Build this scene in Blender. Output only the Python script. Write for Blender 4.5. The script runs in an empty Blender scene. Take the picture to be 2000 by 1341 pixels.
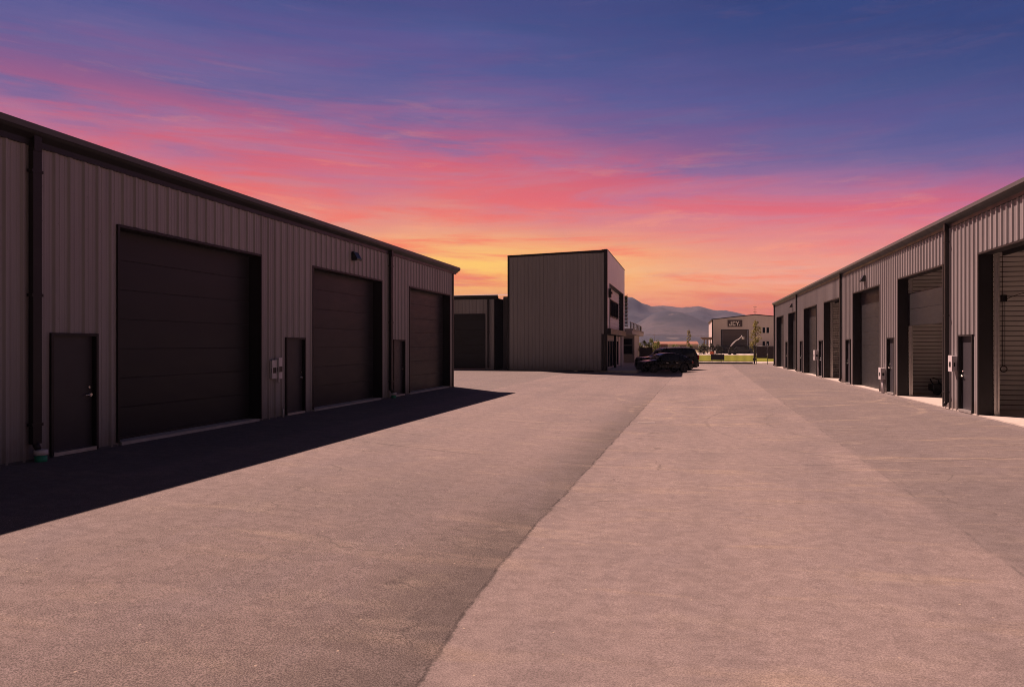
import bpy, bmesh, math, random
from mathutils import Vector, Matrix, noise as mnoise
random.seed(7)
R = math.radians
scene = bpy.context.scene

# ------------------------------------------------------------------ camera, light, exposure
EXPO = 0.75
K = 1.0 / 2 ** EXPO                       # keeps the emitted sky at the brightness of the photo
YAW = math.atan(344 / 1340.0)             # camera looks this far to the left of the yard's axis (+Y)
EYE = 1.98
cam_d = bpy.data.cameras.new("camera")
cam = bpy.data.objects.new("camera", cam_d)
scene.collection.objects.link(cam)
cam_d.sensor_width = 36.0
cam_d.lens = 36.0 * 1340 / 2000
cam_d.shift_y = 3.5 / 2000
cam_d.clip_start = 0.1
cam_d.clip_end = 20000
cam.location = (0, 0, EYE)
cam.rotation_euler = (R(90), 0, YAW)
scene.camera = cam

SUN_DIR = Vector((0.585, -0.43, -1.0)).normalized()     # direction the light travels
sun_d = bpy.data.lights.new("sun", 'SUN')
sun_d.energy = 5.0
sun_d.angle = R(0.5)
sun_d.color = (1.0, 0.655, 0.545)
sun = bpy.data.objects.new("sun", sun_d)
scene.collection.objects.link(sun)
sun.rotation_euler = SUN_DIR.to_track_quat('-Z', 'Y').to_euler()
sun.location = (-20, 20, 40)

vs = scene.view_settings
vs.view_transform = 'Standard'; vs.look = 'None'; vs.gamma = 1.0; vs.exposure = EXPO
vs.use_curve_mapping = False
try:
    scene.cycles.max_bounces = 8
    scene.cycles.volume_bounces = 0
    scene.cycles.filter_width = 1.0
    scene.cycles.use_denoising = True
    scene.cycles.denoising_prefilter = 'NONE'
except Exception:
    pass

def lin(r, g, b):
    f = lambda v: (v / 255 / 12.92) if v / 255 <= 0.04045 else ((v / 255 + 0.055) / 1.055) ** 2.4
    return (f(r), f(g), f(b))

class NT:
    """tiny helper for building node trees"""
    def __init__(s, tree): s.t = tree; s.n = tree.nodes; s.l = tree.links
    def node(s, typ, **kw):
        n = s.n.new(typ)
        for k, v in kw.items(): setattr(n, k, v)
        return n
    def put(s, sock, v):
        if isinstance(v, bpy.types.NodeSocket): s.l.new(v, sock)
        else:
            if isinstance(v, tuple) and len(v) == 3 and sock.type == 'RGBA': v = v + (1,)
            sock.default_value = v
    def m(s, op, a, b=0.0, c=None, clamp=False):
        n = s.node('ShaderNodeMath', operation=op, use_clamp=clamp)
        s.put(n.inputs[0], a); s.put(n.inputs[1], b)
        if c is not None: s.put(n.inputs[2], c)
        return n.outputs[0]
    def mr(s, v, a, b, c=0.0, d=1.0, smooth=True):
        n = s.node('ShaderNodeMapRange', interpolation_type='SMOOTHSTEP' if smooth else 'LINEAR')
        s.put(n.inputs[0], v)
        for i, x in enumerate((a, b, c, d)): s.put(n.inputs[1 + i], x)
        return n.outputs[0]
    def mix(s, f, a, b, mode='MIX'):
        n = s.node('ShaderNodeMix', data_type='RGBA', blend_type=mode)
        n.clamp_factor = True
        s.put(n.inputs[0], f); s.put(n.inputs[6], a); s.put(n.inputs[7], b)
        return n.outputs[2]
    def xyz(s, x, y, z):
        n = s.node('ShaderNodeCombineXYZ')
        s.put(n.inputs[0], x); s.put(n.inputs[1], y); s.put(n.inputs[2], z)
        return n.outputs[0]
    def noise(s, vec, scale, detail=4, rough=0.55, dist=0.0):
        n = s.node('ShaderNodeTexNoise')
        s.put(n.inputs['Vector'], vec)
        n.inputs['Scale'].default_value = scale; n.inputs['Detail'].default_value = detail
        n.inputs['Roughness'].default_value = rough; n.inputs['Distortion'].default_value = dist
        return n.outputs['Fac']
    def ramp(s, f, stops):
        n = s.node('ShaderNodeValToRGB')
        cr = n.color_ramp
        while len(cr.elements) < len(stops): cr.elements.new(0.5)
        for e, (p, c) in zip(cr.elements, stops):
            e.position = p; e.color = tuple(c) + (1,)
        s.put(n.inputs[0], f)
        return n.outputs[0]
    def map(s, vec, scale):
        n = s.node('ShaderNodeVectorMath', operation='MULTIPLY')
        s.put(n.inputs[0], vec); n.inputs[1].default_value = scale
        return n.outputs[0]

# ------------------------------------------------------------------ sky (world)
world = bpy.data.worlds.new("World"); scene.world = world; world.use_nodes = True
w = NT(world.node_tree); w.n.clear()
tc = w.node('ShaderNodeTexCoord')
sep = w.node('ShaderNodeSeparateXYZ'); w.l.new(tc.outputs['Generated'], sep.inputs[0])
dx, dy, dz = sep.outputs
hor = w.m('SQRT', w.m('MAXIMUM', w.m('ADD', w.m('MULTIPLY', dx, dx), w.m('MULTIPLY', dy, dy)), 1e-4))
el = w.m('DIVIDE', dz, hor)                               # tangent of the elevation
az = w.m('ARCTAN2', dx, dy)                               # 0 along the yard's axis, negative to the left
# bands sit lower to the right of the glow
sc_ = w.mr(az, -0.35, 0.42, 1.0, 0.57, False)
en0 = w.m('DIVIDE', el, sc_)
pv = w.xyz(w.m('MULTIPLY', az, 1.7), w.m('MULTIPLY', el, 9.0), 0.0)
n1 = w.noise(pv, 1.15, 6, 0.55, 0.6)
pv2 = w.xyz(w.m('ADD', w.m('MULTIPLY', az, 1.3), 4.3), w.m('MULTIPLY', el, 12.5), 2.0)
n2 = w.noise(pv2, 1.5, 9, 0.68, 0.7)
pv3 = w.xyz(w.m('ADD', w.m('MULTIPLY', az, 2.2), 9.1), w.m('MULTIPLY', el, 30.0), 5.0)
n3 = w.noise(pv3, 1.5, 8, 0.68, 0.5)
en = w.m('ADD', en0, w.m('ADD', w.m('MULTIPLY', w.m('SUBTRACT', n1, 0.5), 0.17), w.m('MULTIPLY', w.m('SUBTRACT', n3, 0.5), 0.085)))
L = lin
base = w.ramp(w.m('DIVIDE', en, 0.62), [
    (0.00, L(198, 98, 86)), (0.08, L(218, 110, 80)), (0.125, L(242, 140, 84)), (0.165, L(242, 152, 104)),
    (0.205, L(236, 156, 132)), (0.265, L(230, 140, 126)), (0.34, L(220, 124, 130)), (0.42, L(198, 114, 144)), (0.49, L(158, 106, 152)),
    (0.57, L(110, 97, 152)), (0.69, L(80, 87, 147)), (0.81, L(62, 78, 136)), (1.0, L(40, 66, 126))])
cloud = w.ramp(w.m('DIVIDE', en0, 0.62), [
    (0.00, L(190, 92, 80)), (0.10, L(214, 100, 74)), (0.20, L(248, 114, 62)), (0.29, L(246, 112, 92)),
    (0.38, L(234, 98, 104)), (0.48, L(206, 88, 116)), (0.58, L(146, 82, 134)), (0.70, L(100, 76, 138)), (0.85, L(72, 70, 132)), (1.0, L(48, 58, 112))])
msk = w.m('MULTIPLY', w.m('MULTIPLY', w.mr(n2, 0.41, 0.61), w.mr(en0, 0.03, 0.10)), w.mr(en0, 0.36, 0.27, 0.45, 1.0))
col = w.mix(w.m('MULTIPLY', msk, 0.80), base, cloud)
# thin torn wisps and grey-violet cloud shadow between the bands
pv4 = w.xyz(w.m('ADD', w.m('MULTIPLY', az, 3.4), w.m('MULTIPLY', el, 2.5)), w.m('MULTIPLY', el, 22.0), 11.0)
n4 = w.noise(pv4, 1.9, 10, 0.7, 0.4)
col = w.mix(w.m('MULTIPLY', w.mr(n4, 0.52, 0.72), w.mr(en0, 0.42, 0.10, 0.05, 0.42)), col, L(196, 132, 138))
col = w.mix(w.m('MULTIPLY', w.mr(n4, 0.46, 0.30), w.mr(en0, 0.46, 0.12, 0.0, 0.35)), col, L(255, 156, 120))
# golden glow low down, left of the office block
gx = w.m('DIVIDE', w.m('ADD', az, 0.31), 0.28)
gy = w.m('DIVIDE', w.m('SUBTRACT', el, 0.112), 0.042)
gl = w.m('EXPONENT', w.m('MULTIPLY', w.m('ADD', w.m('MULTIPLY', gx, gx), w.m('MULTIPLY', gy, gy)), -1.0))
gl = w.m('MULTIPLY', gl, w.mr(n2, 0.66, 0.44))
col = w.mix(w.m('MULTIPLY', gl, 0.88), col, L(254, 202, 84))
# unseen sky behind and overhead, dimmed and greyed to set the tone of shade
away = w.mr(dy, -0.15, 0.55)
high = w.mr(dz, 0.45, 0.8)
dim = w.m('MULTIPLY', w.m('ADD', w.m('MULTIPLY', away, 0.70), 0.30), w.m('SUBTRACT', 1.0, w.m('MULTIPLY', high, 0.45)))
col = w.mix(w.mr(dy, 0.1, -0.6), col, L(94, 90, 100))
col = w.mix(w.m('MULTIPLY', w.mr(dz, 0.50, 0.75), 0.8), col, L(78, 74, 88))
below = w.mr(dz, -0.03, -0.005)
col = w.mix(below, L(70, 52, 48), col)
bg = w.node('ShaderNodeBackground')
w.l.new(col, bg.inputs[0])
# the low sky is seen through the valley haze, so it is a little stronger there
w.put(bg.inputs[1], w.m('MULTIPLY', w.m('MULTIPLY', dim, w.mr(el, 0.26, 0.05, 1.0, 1.28)), K))
wo = w.node('ShaderNodeOutputWorld'); w.l.new(bg.outputs[0], wo.inputs[0])

# ------------------------------------------------------------------ materials
def new_mat(name):
    m = bpy.data.materials.new(name); m.use_nodes = True
    t = NT(m.node_tree)
    return m, t, t.n['Principled BSDF']

def mat(name, col, rough=0.5, metal=0.0, spec=0.5, var=0.12, vscale=3.0, bump=0.0, bscale=60, stretch=(1, 1, 1), coat=0.0):
    m, t, b = new_mat(name)
    tc = t.node('ShaderNodeTexCoord')
    v = t.map(tc.outputs['Object'], stretch)
    n = t.noise(v, vscale, 6, 0.6)
    f = t.mr(n, 0.25, 0.75, 1 - var, 1 + var, False)
    mul = t.node('ShaderNodeVectorMath', operation='SCALE')
    mul.inputs[0].default_value = col; t.l.new(f, mul.inputs['Scale'])
    t.l.new(mul.outputs[0], b.inputs['Base Color'])
    t.l.new(t.mr(t.noise(v, vscale * 2.3, 4), 0.3, 0.7, max(0, rough - 0.06), min(1, rough + 0.06), False), b.inputs['Roughness'])
    b.inputs['Metallic'].default_value = metal
    b.inputs['Specular IOR Level'].default_value = spec
    b.inputs['Coat Weight'].default_value = coat
    if bump:
        bn = t.node('ShaderNodeBump'); bn.inputs['Strength'].default_value = bump; bn.inputs['Distance'].default_value = 0.01
        t.l.new(t.noise(tc.outputs['Object'], bscale, 5), bn.inputs['Height']); t.l.new(bn.outputs[0], b.inputs['Normal'])
    return m

M = {}
def panel_mat(name, col, axis):
    """ribbed steel sheet: tone differs a little from sheet to sheet, run-off streaks, splashed dirt along the base"""
    m, t, b = new_mat(name)
    P = t.node('ShaderNodeTexCoord').outputs['Object']
    s = t.node('ShaderNodeSeparateXYZ'); t.l.new(P, s.inputs[0]); a = s.outputs[axis]; z = s.outputs[2]
    wn = t.node('ShaderNodeTexWhiteNoise', noise_dimensions='1D')
    t.l.new(t.m('FLOOR', t.m('DIVIDE', a, 0.915)), wn.inputs['W'])
    streak = t.noise(t.xyz(t.m('MULTIPLY', a, 7.0), 0.0, t.m('MULTIPLY', z, 0.35)), 1.0, 5, 0.65)
    f = t.m('MULTIPLY', t.mr(wn.outputs['Value'], 0, 1, 0.93, 1.07, False), t.mr(streak, 0.3, 0.7, 0.88, 1.10, False))
    sc = t.node('ShaderNodeVectorMath', operation='SCALE'); sc.inputs[0].default_value = col; t.l.new(f, sc.inputs['Scale'])
    sp = t.noise(P, 3.5, 6, 0.7)
    dirt = t.mr(t.m('ADD', z, t.m('MULTIPLY', sp, -0.9)), 0.12, -0.42, 0.0, 0.55)
    t.l.new(t.mix(dirt, sc.outputs[0], (0.20, 0.165, 0.14)), b.inputs['Base Color'])
    t.l.new(t.mr(streak, 0.3, 0.7, 0.36, 0.52, False), b.inputs['Roughness'])
    bn = t.node('ShaderNodeBump'); bn.inputs['Strength'].default_value = 0.10; bn.inputs['Distance'].default_value = 0.03
    t.l.new(t.noise(t.xyz(t.m('MULTIPLY', a, 1.2), 0.0, t.m('MULTIPLY', z, 0.8)), 1.6, 3), bn.inputs['Height']); t.l.new(bn.outputs[0], b.inputs['Normal'])
    return m
M['panel'] = panel_mat('bronze wall panel', (0.284, 0.264, 0.276), 1)
M['panel_x'] = panel_mat('bronze wall panel of office', (0.262, 0.250, 0.262), 0)
M['liner'] = mat('liner panel', (0.80, 0.76, 0.74), 0.5, 0, 0.4, 0.10, 1.0, 0, 1, (0.5, 1, 3))
M['backing'] = mat('liner joint', (0.22, 0.20, 0.20), 0.6, 0, 0.2, 0.1, 2)
M['trim'] = mat('dark bronze trim', (0.024, 0.021, 0.022), 0.45, 0, 0.25, 0.15, 2)
M['trim_bronze'] = mat('bronze trim', (0.100, 0.098, 0.106), 0.45, 0, 0.25, 0.10, 2)  # even mid bronze for eave edges, base trims and window frames
M['door'] = mat('dark sectional door', (0.028, 0.028, 0.031), 0.42, 0, 0.20, 0.10, 1.3, 0.12, 140, (1, 0.5, 2))
M['slab'] = mat('charcoal entry door', (0.050, 0.047, 0.056), 0.42, 0, 0.25, 0.10, 2.5)
M['gutter'] = mat('dark gutter', (0.026, 0.026, 0.029), 0.40, 0, 0.25, 0.15, 1.5)
M['roofing'] = mat('roof sheet', (0.30, 0.27, 0.27), 0.4, 0, 0.5, 0.1, 1)
M['black'] = mat('black metal', (0.012, 0.012, 0.013), 0.4, 0, 0.5, 0.2, 4)
M['concrete'] = mat('concrete', (0.50, 0.45, 0.41), 0.85, 0, 0.3, 0.18, 2.2, 0.2, 40)
M['steel'] = mat('galvanised steel', (0.55, 0.53, 0.52), 0.4, 0.7, 0.5, 0.15, 8)
M['nickel'] = mat('satin nickel', (0.75, 0.70, 0.68), 0.25, 0.9, 0.5, 0.05, 8)
M['greybox'] = mat('light grey box enamel', (0.62, 0.58, 0.61), 0.45, 0, 0.5, 0.08, 5)
M['pvc_white'] = mat('white pvc', (0.72, 0.66, 0.64), 0.45, 0, 0.5, 0.1, 10)
M['pvc_green'] = mat('green pvc', (0.02, 0.30, 0.16), 0.45, 0, 0.5, 0.15, 10)
M['glass'] = mat('dark window glass', (0.010, 0.011, 0.014), 0.40, 0, 0.0, 0.1, 2)
M['facade'] = mat('smooth pale facade panel', (0.80, 0.75, 0.78), 0.5, 0, 0.45, 0.06, 0.8)
M['siding'] = mat('grey lap siding', (0.70, 0.65, 0.67), 0.55, 0, 0.4, 0.1, 2)
M['wing'] = mat('grey brown render', (0.36, 0.31, 0.30), 0.7, 0, 0.3, 0.1, 2)
M['beige'] = mat('beige stucco', (0.66, 0.57, 0.50), 0.8, 0, 0.3, 0.1, 3)
M['paint'] = mat('black car paint', (0.004, 0.004, 0.006), 0.28, 0, 0.15, 0.1, 3, coat=0.14)
M['tint'] = mat('tinted car glass', (0.008, 0.011, 0.020), 0.08, 0, 0.35, 0.05, 2)
M['tyre'] = mat('tyre rubber', (0.012, 0.012, 0.012), 0.8, 0, 0.3, 0.2, 12)
M['rim'] = mat('grey alloy', (0.062, 0.062, 0.068), 0.35, 0.8, 0.5, 0.1, 6)
M['lamp'] = mat('clear lamp lens', (0.45, 0.45, 0.5), 0.12, 0, 0.7, 0.1, 20)
M['red'] = mat('red lamp lens', (0.22, 0.012, 0.012), 0.2, 0, 0.6, 0.1, 20)
M['tan_wall'] = mat('pale tan metal wall', (0.57, 0.50, 0.50), 0.55, 0, 0.4, 0.06, 0.6, 0, 1, (3, 1, 0.2))
M['dark_door'] = mat('dark brown roller door', (0.085, 0.062, 0.060), 0.5, 0, 0.4, 0.1, 0.5)
M['sign'] = mat('sign board dark red brown', (0.060, 0.038, 0.042), 0.5, 0, 0.4, 0.1, 1)
M['white'] = mat('white paint', (0.74, 0.70, 0.68), 0.45, 0, 0.5, 0.08, 4)
M['orange'] = mat('orange plastic', (0.62, 0.14, 0.05), 0.5, 0, 0.4, 0.1, 5)
M['redwood'] = mat('red brown boards', (0.30, 0.12, 0.08), 0.8, 0, 0.3, 0.15, 2)
M['rust_roof'] = mat('rust red roof', (0.32, 0.15, 0.11), 0.7, 0, 0.3, 0.15, 2)
M['screen'] = mat('dark privacy screen', (0.055, 0.045, 0.045), 0.8, 0, 0.2, 0.15, 6)
M['bark'] = mat('bark', (0.14, 0.10, 0.075), 0.9, 0, 0.2, 0.25, 14)
M['timber'] = mat('weathered timber', (0.20, 0.14, 0.11), 0.85, 0, 0.2, 0.2, 6)

def leaf_mat(name, c1, c2):
    m, t, b = new_mat(name)
    g = t.node('ShaderNodeNewGeometry')
    t.l.new(t.mix(g.outputs['Random Per Island'], c1, c2), b.inputs['Base Color'])
    b.inputs['Roughness'].default_value = 0.6
    tr = t.node('ShaderNodeBsdfTranslucent'); t.l.new(t.mix(g.outputs['Random Per Island'], c1, c2), tr.inputs[0])
    mx = t.node('ShaderNodeMixShader'); mx.inputs[0].default_value = 0.35
    t.l.new(b.outputs[0], mx.inputs[1]); t.l.new(tr.outputs[0], mx.inputs[2])
    t.l.new(mx.outputs[0], t.n['Material Output'].inputs[0])
    return m
M['leaf_yellow'] = leaf_mat('yellow green leaves', (0.16, 0.15, 0.03), (0.34, 0.28, 0.07))
M['leaf_green'] = leaf_mat('bright green leaves', (0.09, 0.12, 0.025), (0.24, 0.26, 0.05))
M['leaf_dark'] = leaf_mat('dark leaves', (0.030, 0.032, 0.022), (0.07, 0.065, 0.04))

def asphalt_mat():
    m, t, b = new_mat('dusty asphalt')
    tc = t.node('ShaderNodeTexCoord'); P = tc.outputs['Object']
    s = t.node('ShaderNodeSeparateXYZ'); t.l.new(P, s.inputs[0]); x, y, z = s.outputs
    wob = t.m('MULTIPLY', t.m('SUBTRACT', t.noise(P, 1.3, 6, 0.7), 0.5), 0.16)
    wob2 = t.m('MULTIPLY', t.m('SUBTRACT', t.noise(P, 9.0, 4, 0.7), 0.5), 0.05)
    wb = t.m('ADD', wob, wob2)
    hook = t.m('MULTIPLY', t.m('EXPONENT', t.m('MULTIPLY', t.m('POWER', t.m('MULTIPLY', t.m('SUBTRACT', y, 3.9), 0.6), 2.0), -1.0)), 0.17)
    j1 = t.m('ADD', t.m('SUBTRACT', t.m('SUBTRACT', x, t.m('MULTIPLY_ADD', y, 0.0185, -1.97)), hook), wb)   # distance to the left paving joint
    j2 = t.m('ADD', t.m('SUBTRACT', x, t.m('MULTIPLY_ADD', y, 0.020, 2.84)), wb)     # distance to the right paving joint
    big = t.noise(t.map(P, (1, 0.55, 1)), 0.28, 5, 0.6)
    med = t.noise(t.map(P, (0.6, 1.5, 1)), 1.1, 6, 0.62)
    wide = t.noise(t.map(P, (0.35, 2.2, 1)), 0.9, 5, 0.6, 0.5)
    fine = t.noise(P, 85, 3, 0.75)
    grain = t.noise(P, 240, 2, 0.6)
    left = t.mr(j1, 0.05, -0.04); right = t.mr(j2, -0.12, 0.12)
    # three paving passes, each with its own tone
    colr = t.mix(left, (0.219, 0.183, 0.176), (0.205, 0.170, 0.165))
    colr = t.mix(right, colr, (0.166, 0.142, 0.139))
    # coarser, darker open-graded edge of the left pass
    patchy = t.noise(t.map(P, (1, 1.3, 1)), 5.5, 6, 0.72)
    fall = t.m('ADD', t.m('ADD', j1, t.m('MULTIPLY', t.m('SUBTRACT', big, 0.5), 1.2)), t.m('ADD', t.m('MULTIPLY', t.m('SUBTRACT', med, 0.5), 1.3), t.m('MULTIPLY', t.m('SUBTRACT', patchy, 0.5), 0.9)))
    edge = t.m('MULTIPLY', left, t.mr(fall, -1.35, 0.1))
    edge = t.m('MULTIPLY', edge, t.mr(y, 40, 16))
    colr = t.mix(t.m('MULTIPLY', edge, 0.78), colr, (0.092, 0.081, 0.076))
    # worn, open-textured foreground of the left pass
    coarse = t.m('MULTIPLY', t.m('MULTIPLY', left, t.mr(y, 16, 4.5)), t.m('ADD', t.mr(j1, -9, -1, 0.15, 0.75), t.m('MULTIPLY', t.m('SUBTRACT', med, 0.5), 1.4)))
    colr = t.mix(t.m('MULTIPLY', coarse, 0.62), colr, (0.095, 0.082, 0.077))
    # darker strip along the left warehouse
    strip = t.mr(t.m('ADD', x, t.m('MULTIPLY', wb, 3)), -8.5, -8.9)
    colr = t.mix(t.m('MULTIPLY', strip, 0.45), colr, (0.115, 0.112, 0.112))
    # dust and dirt
    colr = t.mix(t.m('MULTIPLY', t.mr(med, 0.52, 0.74), 0.50), colr, (0.280, 0.235, 0.202))
    colr = t.mix(t.m('MULTIPLY', t.mr(wide, 0.54, 0.68), t.mr(j1, -0.3, 0.3, 0.20, 0.50)), colr, (0.299, 0.240, 0.190))
    colr = t.mix(t.m('MULTIPLY', t.mr(big, 0.52, 0.36), 0.45), colr, (0.140, 0.124, 0.126))
    # mauve-grey worn areas, hairline cracks
    colr = t.mix(t.m('MULTIPLY', t.mr(t.noise(t.map(P, (1, 0.4, 1)), 0.75, 6, 0.65, 0.6), 0.48, 0.68), 0.42), colr, (0.165, 0.143, 0.150))
    ck = t.node('ShaderNodeTexVoronoi', feature='DISTANCE_TO_EDGE'); ck.inputs['Scale'].default_value = 0.16
    wv = t.node('ShaderNodeVectorMath', operation='ADD'); t.l.new(P, wv.inputs[0])
    nz = t.node('ShaderNodeTexNoise'); nz.inputs['Scale'].default_value = 0.8; nz.inputs['Detail'].default_value = 7; t.l.new(P, nz.inputs['Vector'])
    sv = t.node('ShaderNodeVectorMath', operation='SCALE'); t.l.new(nz.outputs['Color'], sv.inputs[0]); sv.inputs['Scale'].default_value = 2.4
    t.l.new(sv.outputs[0], wv.inputs[1]); t.l.new(wv.outputs[0], ck.inputs['Vector'])
    crack = t.m('MULTIPLY', t.mr(ck.outputs['Distance'], 0.0045, 0.001), t.mr(med, 0.45, 0.6))
    colr = t.mix(t.m('MULTIPLY', crack, 0.5), colr, (0.07, 0.062, 0.06))
    # wheel tracks along each pass
    tr = t.m('SINE', t.m('ADD', t.m('MULTIPLY', x, 3.1), t.m('MULTIPLY', big, 2.0)))
    colr = t.mix(t.m('MULTIPLY', t.mr(tr, 0.2, 1.0), 0.13), colr, (0.121, 0.108, 0.109))
    # curved tyre scuffs left by turning vehicles
    def arc(cx, cy, r, wd, amt, c, ky=1.0):
        nonlocal colr
        ax = t.m('SUBTRACT', x, cx); ay = t.m('MULTIPLY', t.m('SUBTRACT', y, cy), ky)
        d = t.m('SQRT', t.m('ADD', t.m('MULTIPLY', ax, ax), t.m('MULTIPLY', ay, ay)))
        d = t.m('ABSOLUTE', t.m('ADD', t.m('SUBTRACT', d, r), t.m('MULTIPLY', wb, 0.8)))
        k = t.m('MULTIPLY', t.mr(d, wd, wd * 0.25), t.mr(wide, 0.40, 0.62))
        colr = t.mix(t.m('MULTIPLY', k, amt), colr, c)
    for (cx, cy, r, wd, amt) in ((3.2, 24.5, 3.9, .16, .42), (3.4, 24.0, 5.3, .14, .30), (-4.0, 22.5, 3.6, .10, .30), (2.2, 30.0, 5.2, .18, .35), (3.0, 27.0, 4.5, .07, .30), (5.0, 29.0, 2.2, .12, .5)):
        arc(cx, cy, r, wd, amt, (0.336, 0.277, 0.218))
    for (cx, cy, r, wd, amt) in ((-1.5, 30.0, 17.2, .05, .55), (-1.1, 30.2, 15.9, .05, .25), (-6.0, 28.0, 9.5, .05, .35), (9.5, 20.0, 9.0, .07, .35), (9.5, 20.0, 7.4, .07, .30)):
        arc(cx, cy, r, wd, amt, (0.070, 0.066, 0.067))
    # the joints themselves: a thin ragged dark line
    l1 = t.m('MULTIPLY', t.mr(t.m('ABSOLUTE', j1), 0.028, 0.004), t.mr(t.noise(P, 2.2, 4, 0.7), 0.38, 0.62, 0.05, 0.6))
    l2 = t.m('MULTIPLY', t.mr(t.m('ABSOLUTE', j2), 0.03, 0.006), t.mr(t.noise(P, 1.7, 4, 0.7), 0.38, 0.62, 0.0, 0.5))
    colr = t.mix(l1, colr, (0.038, 0.034, 0.034)); colr = t.mix(l2, colr, (0.080, 0.073, 0.074))
    # aggregate
    colr = t.mix(0.30, colr, t.mix(t.mr(patchy, 0.34, 0.66), (0.30, 0.29, 0.29), (0.70, 0.70, 0.70)), 'OVERLAY')
    colr = t.mix(t.m('MULTIPLY_ADD', coarse, 0.45, 0.45), colr, t.mix(t.mr(fine, 0.36, 0.64), (0.17, 0.165, 0.16), (0.80, 0.795, 0.79)), 'OVERLAY')
    vo = t.node('ShaderNodeTexVoronoi'); t.l.new(P, vo.inputs['Vector']); vo.inputs['Scale'].default_value = 110
    colr = t.mix(t.m('MULTIPLY', t.mr(vo.outputs['Distance'], 0.26, 0.10), t.m('MULTIPLY_ADD', t.m('MAXIMUM', edge, coarse), 0.5, 0.25)), colr, (0.075, 0.067, 0.064))
    pits = t.node('ShaderNodeTexVoronoi'); t.l.new(P, pits.inputs['Vector']); pits.inputs['Scale'].default_value = 4.2
    colr = t.mix(t.mr(pits.outputs['Distance'], 0.055, 0.03), colr, (0.38, 0.32, 0.26))
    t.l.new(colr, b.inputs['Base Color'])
    b.inputs['Roughness'].default_value = 0.9
    b.inputs['Specular IOR Level'].default_value = 0.25
    hgt = t.m('ADD', t.m('MULTIPLY', fine, t.m('MULTIPLY_ADD', edge, 0.9, 0.5)), t.m('MULTIPLY', grain, 0.35))
    hgt = t.m('SUBTRACT', hgt, t.m('MULTIPLY', l1, 1.6))
    bn = t.node('ShaderNodeBump'); bn.inputs['Strength'].default_value = 0.55; bn.inputs['Distance'].default_value = 0.02
    t.l.new(hgt, bn.inputs['Height']); t.l.new(bn.outputs[0], b.inputs['Normal'])
    return m
M['asphalt'] = asphalt_mat()

def field_mat():
    m, t, b = new_mat('dry field')
    P = t.node('ShaderNodeTexCoord').outputs['Object']
    n = t.noise(t.map(P, (1, 1, 1)), 0.012, 6, 0.65)
    n2 = t.noise(P, 0.6, 5, 0.7)
    c = t.mix(t.mr(n, 0.4, 0.62), (0.26, 0.20, 0.13), (0.16, 0.16, 0.07))
    c = t.mix(t.mr(n2, 0.4, 0.7, 0, 0.5), c, (0.34, 0.26, 0.18))
    t.l.new(c, b.inputs['Base Color']); b.inputs['Roughness'].default_value = 0.95
    b.inputs['Specular IOR Level'].default_value = 0.1
    return m
M['field'] = field_mat()
def lawn_mat():
    m, t, b = new_mat('lawn')
    P = t.node('ShaderNodeTexCoord').outputs['Object']
    c = t.mix(t.mr(t.noise(P, 0.35, 6, 0.65), 0.35, 0.65), (0.135, 0.160, 0.015), (0.225, 0.225, 0.026))
    c = t.mix(t.mr(t.noise(P, 5, 4, 0.7), 0.4, 0.7, 0, 0.5), c, (0.08, 0.09, 0.010))
    t.l.new(c, b.inputs['Base Color']); b.inputs['Roughness'].default_value = 0.9
    b.inputs['Specular IOR Level'].default_value = 0.1
    return m
M['lawn'] = lawn_mat()
def hill_mat():
    m, t, b = new_mat('mountain scrub')
    P = t.node('ShaderNodeTexCoord').outputs['Object']
    n = t.noise(P, 0.004, 7, 0.62); n2 = t.noise(P, 0.02, 6, 0.7)
    c = t.mix(t.mr(n, 0.42, 0.62), (0.055, 0.060, 0.076), (0.105, 0.095, 0.102))
    c = t.mix(t.mr(n2, 0.5, 0.68, 0, 0.55), c, (0.034, 0.045, 0.042))
    c = t.mix(t.mr(t.noise(P, 0.011, 4, 0.6), 0.66, 0.72, 0, 0.4), c, (0.26, 0.22, 0.21))
    t.l.new(c, b.inputs['Base Color']); b.inputs['Roughness'].default_value = 0.95
    b.inputs['Specular IOR Level'].default_value = 0.05
    return m
M['hill'] = hill_mat()

# ------------------------------------------------------------------ mesh helpers
C = scene.collection
def wpos(o):
    p = Vector((0, 0, 0))
    while o: p += o.location; o = o.parent
    return p

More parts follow.
